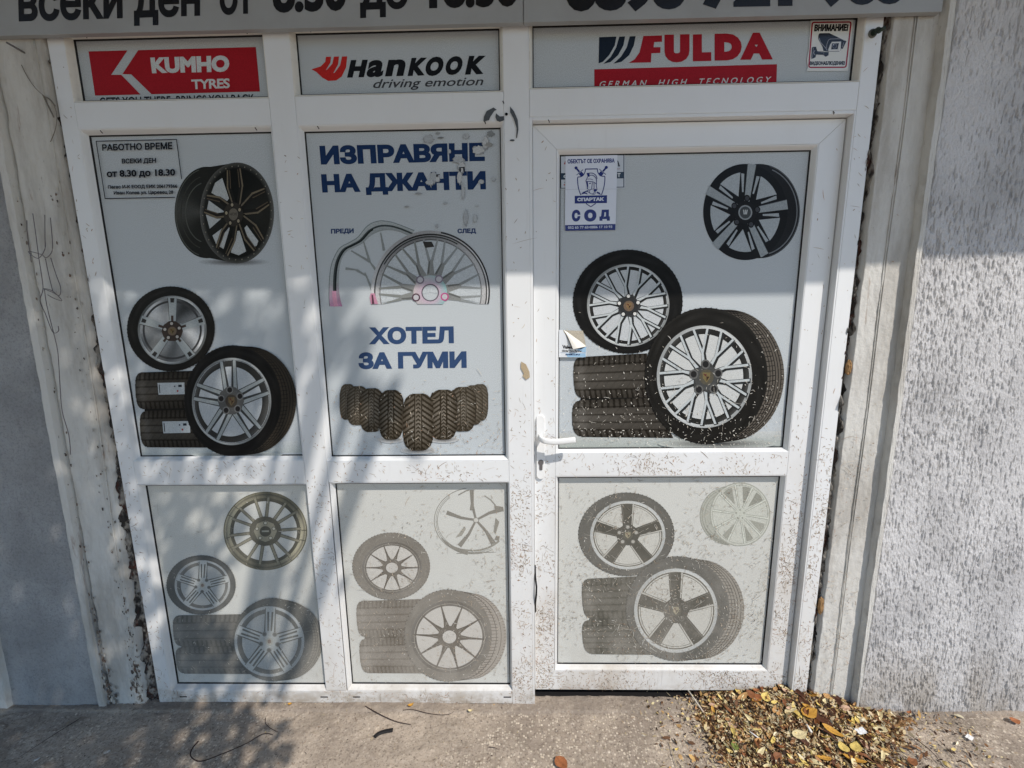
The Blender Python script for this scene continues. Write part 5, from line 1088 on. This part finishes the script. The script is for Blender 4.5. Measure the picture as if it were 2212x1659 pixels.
tag(tube('straw_stalk', [(a[0], a[1], .037), (b[0], b[1], .006)], .0026, flat('pale_straw', (188, 180, 166), .6, .3), None, 8), 'pale straight stalk leaning out from under the door', 'stalk')
# rubber strip, litter
gx_, gy_ = gl('N', 1030, 985, .004); pts = [gl('N', *q_, .005) for q_ in ((955, 1010), (985, 985), (1040, 965), (1100, 955))]
rb = sweep('rubber_scrap', [(x, y, .006) for x, y in pts], .0065, .0035, GASK, None); tag(rb, 'black curved scrap of ribbed rubber on the concrete', 'rubber scrap')
def scrap(name, c_, x, y, w, h, yaw, col, lb, cat, z=.005):
    gx_, gy_ = gl(c_, x, y, z); n = 5; V = []; Fc = []; rr = random.Random(lb)
    for i in range(n):
        for j in range(n): V.append(((i/(n-1)-.5)*w, (j/(n-1)-.5)*h, rr.uniform(0, .0022)+.25*((i/(n-1)-.5)**2)*w))
    for i in range(n-1):
        for j in range(n-1): a = i*n+j; Fc.append((a, a+n, a+n+1, a+1))
    o = link(name, mesh(name, V, Fc), flat(name, col, .7, .3)); o.location = (gx_, gy_, z); o.rotation_euler = (0, 0, yaw); tag(o, lb, cat)
scrap('paper_scrap', 'Q', 1780, 1015, .024, .017, .5, (226, 226, 224), 'white folded paper scrap on the pavement at the right', 'paper'); scrap('foil_scrap', 'Q', 920, 965, .034, .022, .2, (216, 218, 220), 'white crumpled foil scrap on the right side of the heap', 'foil', .030)
scrap('paper_scrap', 'R5', 270, 315, .018, .014, 1, (222, 216, 206), 'tiny white scrap under the door beside the straw stalk', 'paper', .006)
scrap('paper_scrap', 'M', 293, 1188, .014, .008, .7, (210, 208, 202), 'tiny white scrap in the shade at the bottom left', 'paper'); scrap('paper_scrap', 'M', 848, 1130, .017, .009, .6, (188, 184, 176), 'pale scrap at the edge of the tree shade', 'paper')
a = gl('R5', 1500, 690, .034); b = gl('R5', 1565, 790, .030)
tag(tube('cigarette_end', [(a[0], a[1], .040), (b[0], b[1], .036)], .0038, flat('cigarette_paper', (228, 224, 214), .7, .3), None, 10), 'white cigarette end lying in the leaf heap', 'cigarette end')
a = gl('R5', 790, 775, .028); b = gl('R5', 915, 865, .022)
tag(tube('cigarette_end', [(a[0], a[1], .034), (b[0], b[1], .028)], .0022, flat('rolled_paper', (222, 222, 220), .7, .3), None, 8), 'thin white paper stick on the left part of the heap', 'paper stick')

# ------------------------------------------------------------------ street tree behind the camera: its crown throws the dappled shade
S = np.array(SUN); tr = tag(empty('street_tree', (1.15, -3.4, 0)), 'leafy street tree behind the viewer casting dappled shade', 'tree')
BARK = flat('tree_bark', (84, 74, 62), .95, .1)
tube('trunk', curve_pts([(1.15, -3.4, -.05), (1.1, -3.4, 1.2), (1.0, -3.3, 2.3), (.9, -3.2, 3.2)], 5), .13, BARK, tr, 12, .08)
nxx, nzz = 520, 620; Xa, Xb, Za, Zb = -4.2, .4, -1.6, 4.0
n1 = field(nxx, nzz, 11, 17, 301); n2 = field(nxx, nzz, 5, 8, 302); ny_f = n1*.75+n2*.6
def shade(x, z):
    xb = np.interp(z, [-1.5, -.6, 0, .1, .5, 1.0, 1.6, 3.5], [-1.45, -1.22, -1.15, -1.10, -.92, -.80, -.74, -.6])
    i = int((x-Xa)/(Xb-Xa)*(nxx-1)); j = int((z-Za)/(Zb-Za)*(nzz-1)); nz_ = ny_f[i, j]
    d = (xb-x)/.22
    return 1/(1+math.exp(-max(-30, min(30, (d*1.6+.55-nz_*1.15)*3.2))))*.98
r = random.Random(99); V = []; Fc = []; C = []; cen = []
k = 0
while k < 26000:
    x, z = r.uniform(-4.0, -.1), r.uniform(-1.4, 3.8); k += 1
    if x < -2.6 and r.random() < .5: continue
    if r.random() > shade(x, z)**1.3: continue
    t = 4.1+.8*math.sin(x*2.1+z*1.3)+r.gauss(0, .35); pz = np.array([x, 0, z])+S*t
    cen.append(pz); R = Matrix.Rotation(r.uniform(0, 6.3), 3, 'Z') @ Matrix.Rotation(r.gauss(0, .8), 3, 'X') @ Matrix.Rotation(r.gauss(0, .5), 3, 'Y'); L_ = r.uniform(.05, .085); b = len(V)
    for (lx, ly, lz) in ((-.5, 0, 0), (-.1, .28, .05), (.5, 0, -.05), (-.1, -.28, .05)): V.append(tuple(Vector(pz)+R @ Vector((lx*L_, ly*L_, lz*L_))))
    Fc.append((b, b+1, b+2, b+3)); C += [lin(r.choice([(84, 104, 48), (106, 120, 56), (132, 130, 62), (70, 88, 40)]))]*4
for k in range(26000):   # extra leaves added to block skylight; shade falls left of and before the view
    x, z = r.uniform(-5.0, 1.2), r.uniform(-6.5, 3.5); t = r.uniform(3.6, 6.0)
    if x > -1.5-.0*z and z > -1.0: continue
    if z <= -1.0 and x > -1.25+.5*(z+1.0)*-.35: continue
    pz = np.array([x, 0, z])+S*t
    if pz[2] < 2.3: continue
    R = Matrix.Rotation(r.uniform(0, 6.3), 3, 'Z') @ Matrix.Rotation(r.gauss(0, .8), 3, 'X'); L_ = r.uniform(.09, .16); b = len(V)
    for (lx, ly, lz) in ((-.5, 0, 0), (-.1, .28, .05), (.5, 0, -.05), (-.1, -.28, .05)): V.append(tuple(Vector(pz)+R @ Vector((lx*L_, ly*L_, lz*L_))))
    Fc.append((b, b+1, b+2, b+3)); C += [lin(r.choice([(84, 104, 48), (106, 120, 56), (132, 130, 62), (70, 88, 40)]))]*4
for k in range(16000):   # high leaves added above the canopy to block zenith skylight and darken the ground
    x, z = r.uniform(-5.0, 3.0), r.uniform(3.0, 8.5); t = r.uniform(3.2, 5.5); pz = np.array([x, 0, z])+S*t
    R = Matrix.Rotation(r.uniform(0, 6.3), 3, 'Z') @ Matrix.Rotation(r.gauss(0, .8), 3, 'X'); L_ = r.uniform(.12, .2); b = len(V)
    for (lx, ly, lz) in ((-.5, 0, 0), (-.1, .28, .05), (.5, 0, -.05), (-.1, -.28, .05)): V.append(tuple(Vector(pz)+R @ Vector((lx*L_, ly*L_, lz*L_))))
    Fc.append((b, b+1, b+2, b+3)); C += [lin(r.choice([(84, 104, 48), (106, 120, 56), (132, 130, 62), (70, 88, 40)]))]*4
o = link('crown', mesh('crown', V, Fc, C), VCOL, tr); o['kind'] = 'stuff'
top = Vector((.9, -3.2, 3.15))
for i in range(16):
    c_ = Vector(cen[r.randrange(len(cen))]); mid = top.lerp(c_, .5)+Vector((r.uniform(-.2, .2), r.uniform(-.2, .2), .25)); tube('limb', curve_pts([top, mid, c_], 4), .045, BARK, tr, 6, .006)
# a few thin drooping twigs reach over the middle bay
for (x0_, z0_, x1_, z1_) in ((-.62, 1.20, -.50, 1.42), (-.52, 1.12, -.40, 1.30), (-.60, .85, -.52, 1.1), (-.72, 1.15, -.60, 1.5), (-.78, .95, -.66, 1.25), (-.80, 1.3, -.70, 1.55)):
    a = Vector(np.array([x0_, 0, z0_])+S*3.6); b = Vector(np.array([x1_, 0, z1_])+S*3.8); tube('limb', [a, a.lerp(b, .5)+Vector((.01, 0, .02)), b, top.lerp(b, .6)], .016, BARK, tr, 6, .020)
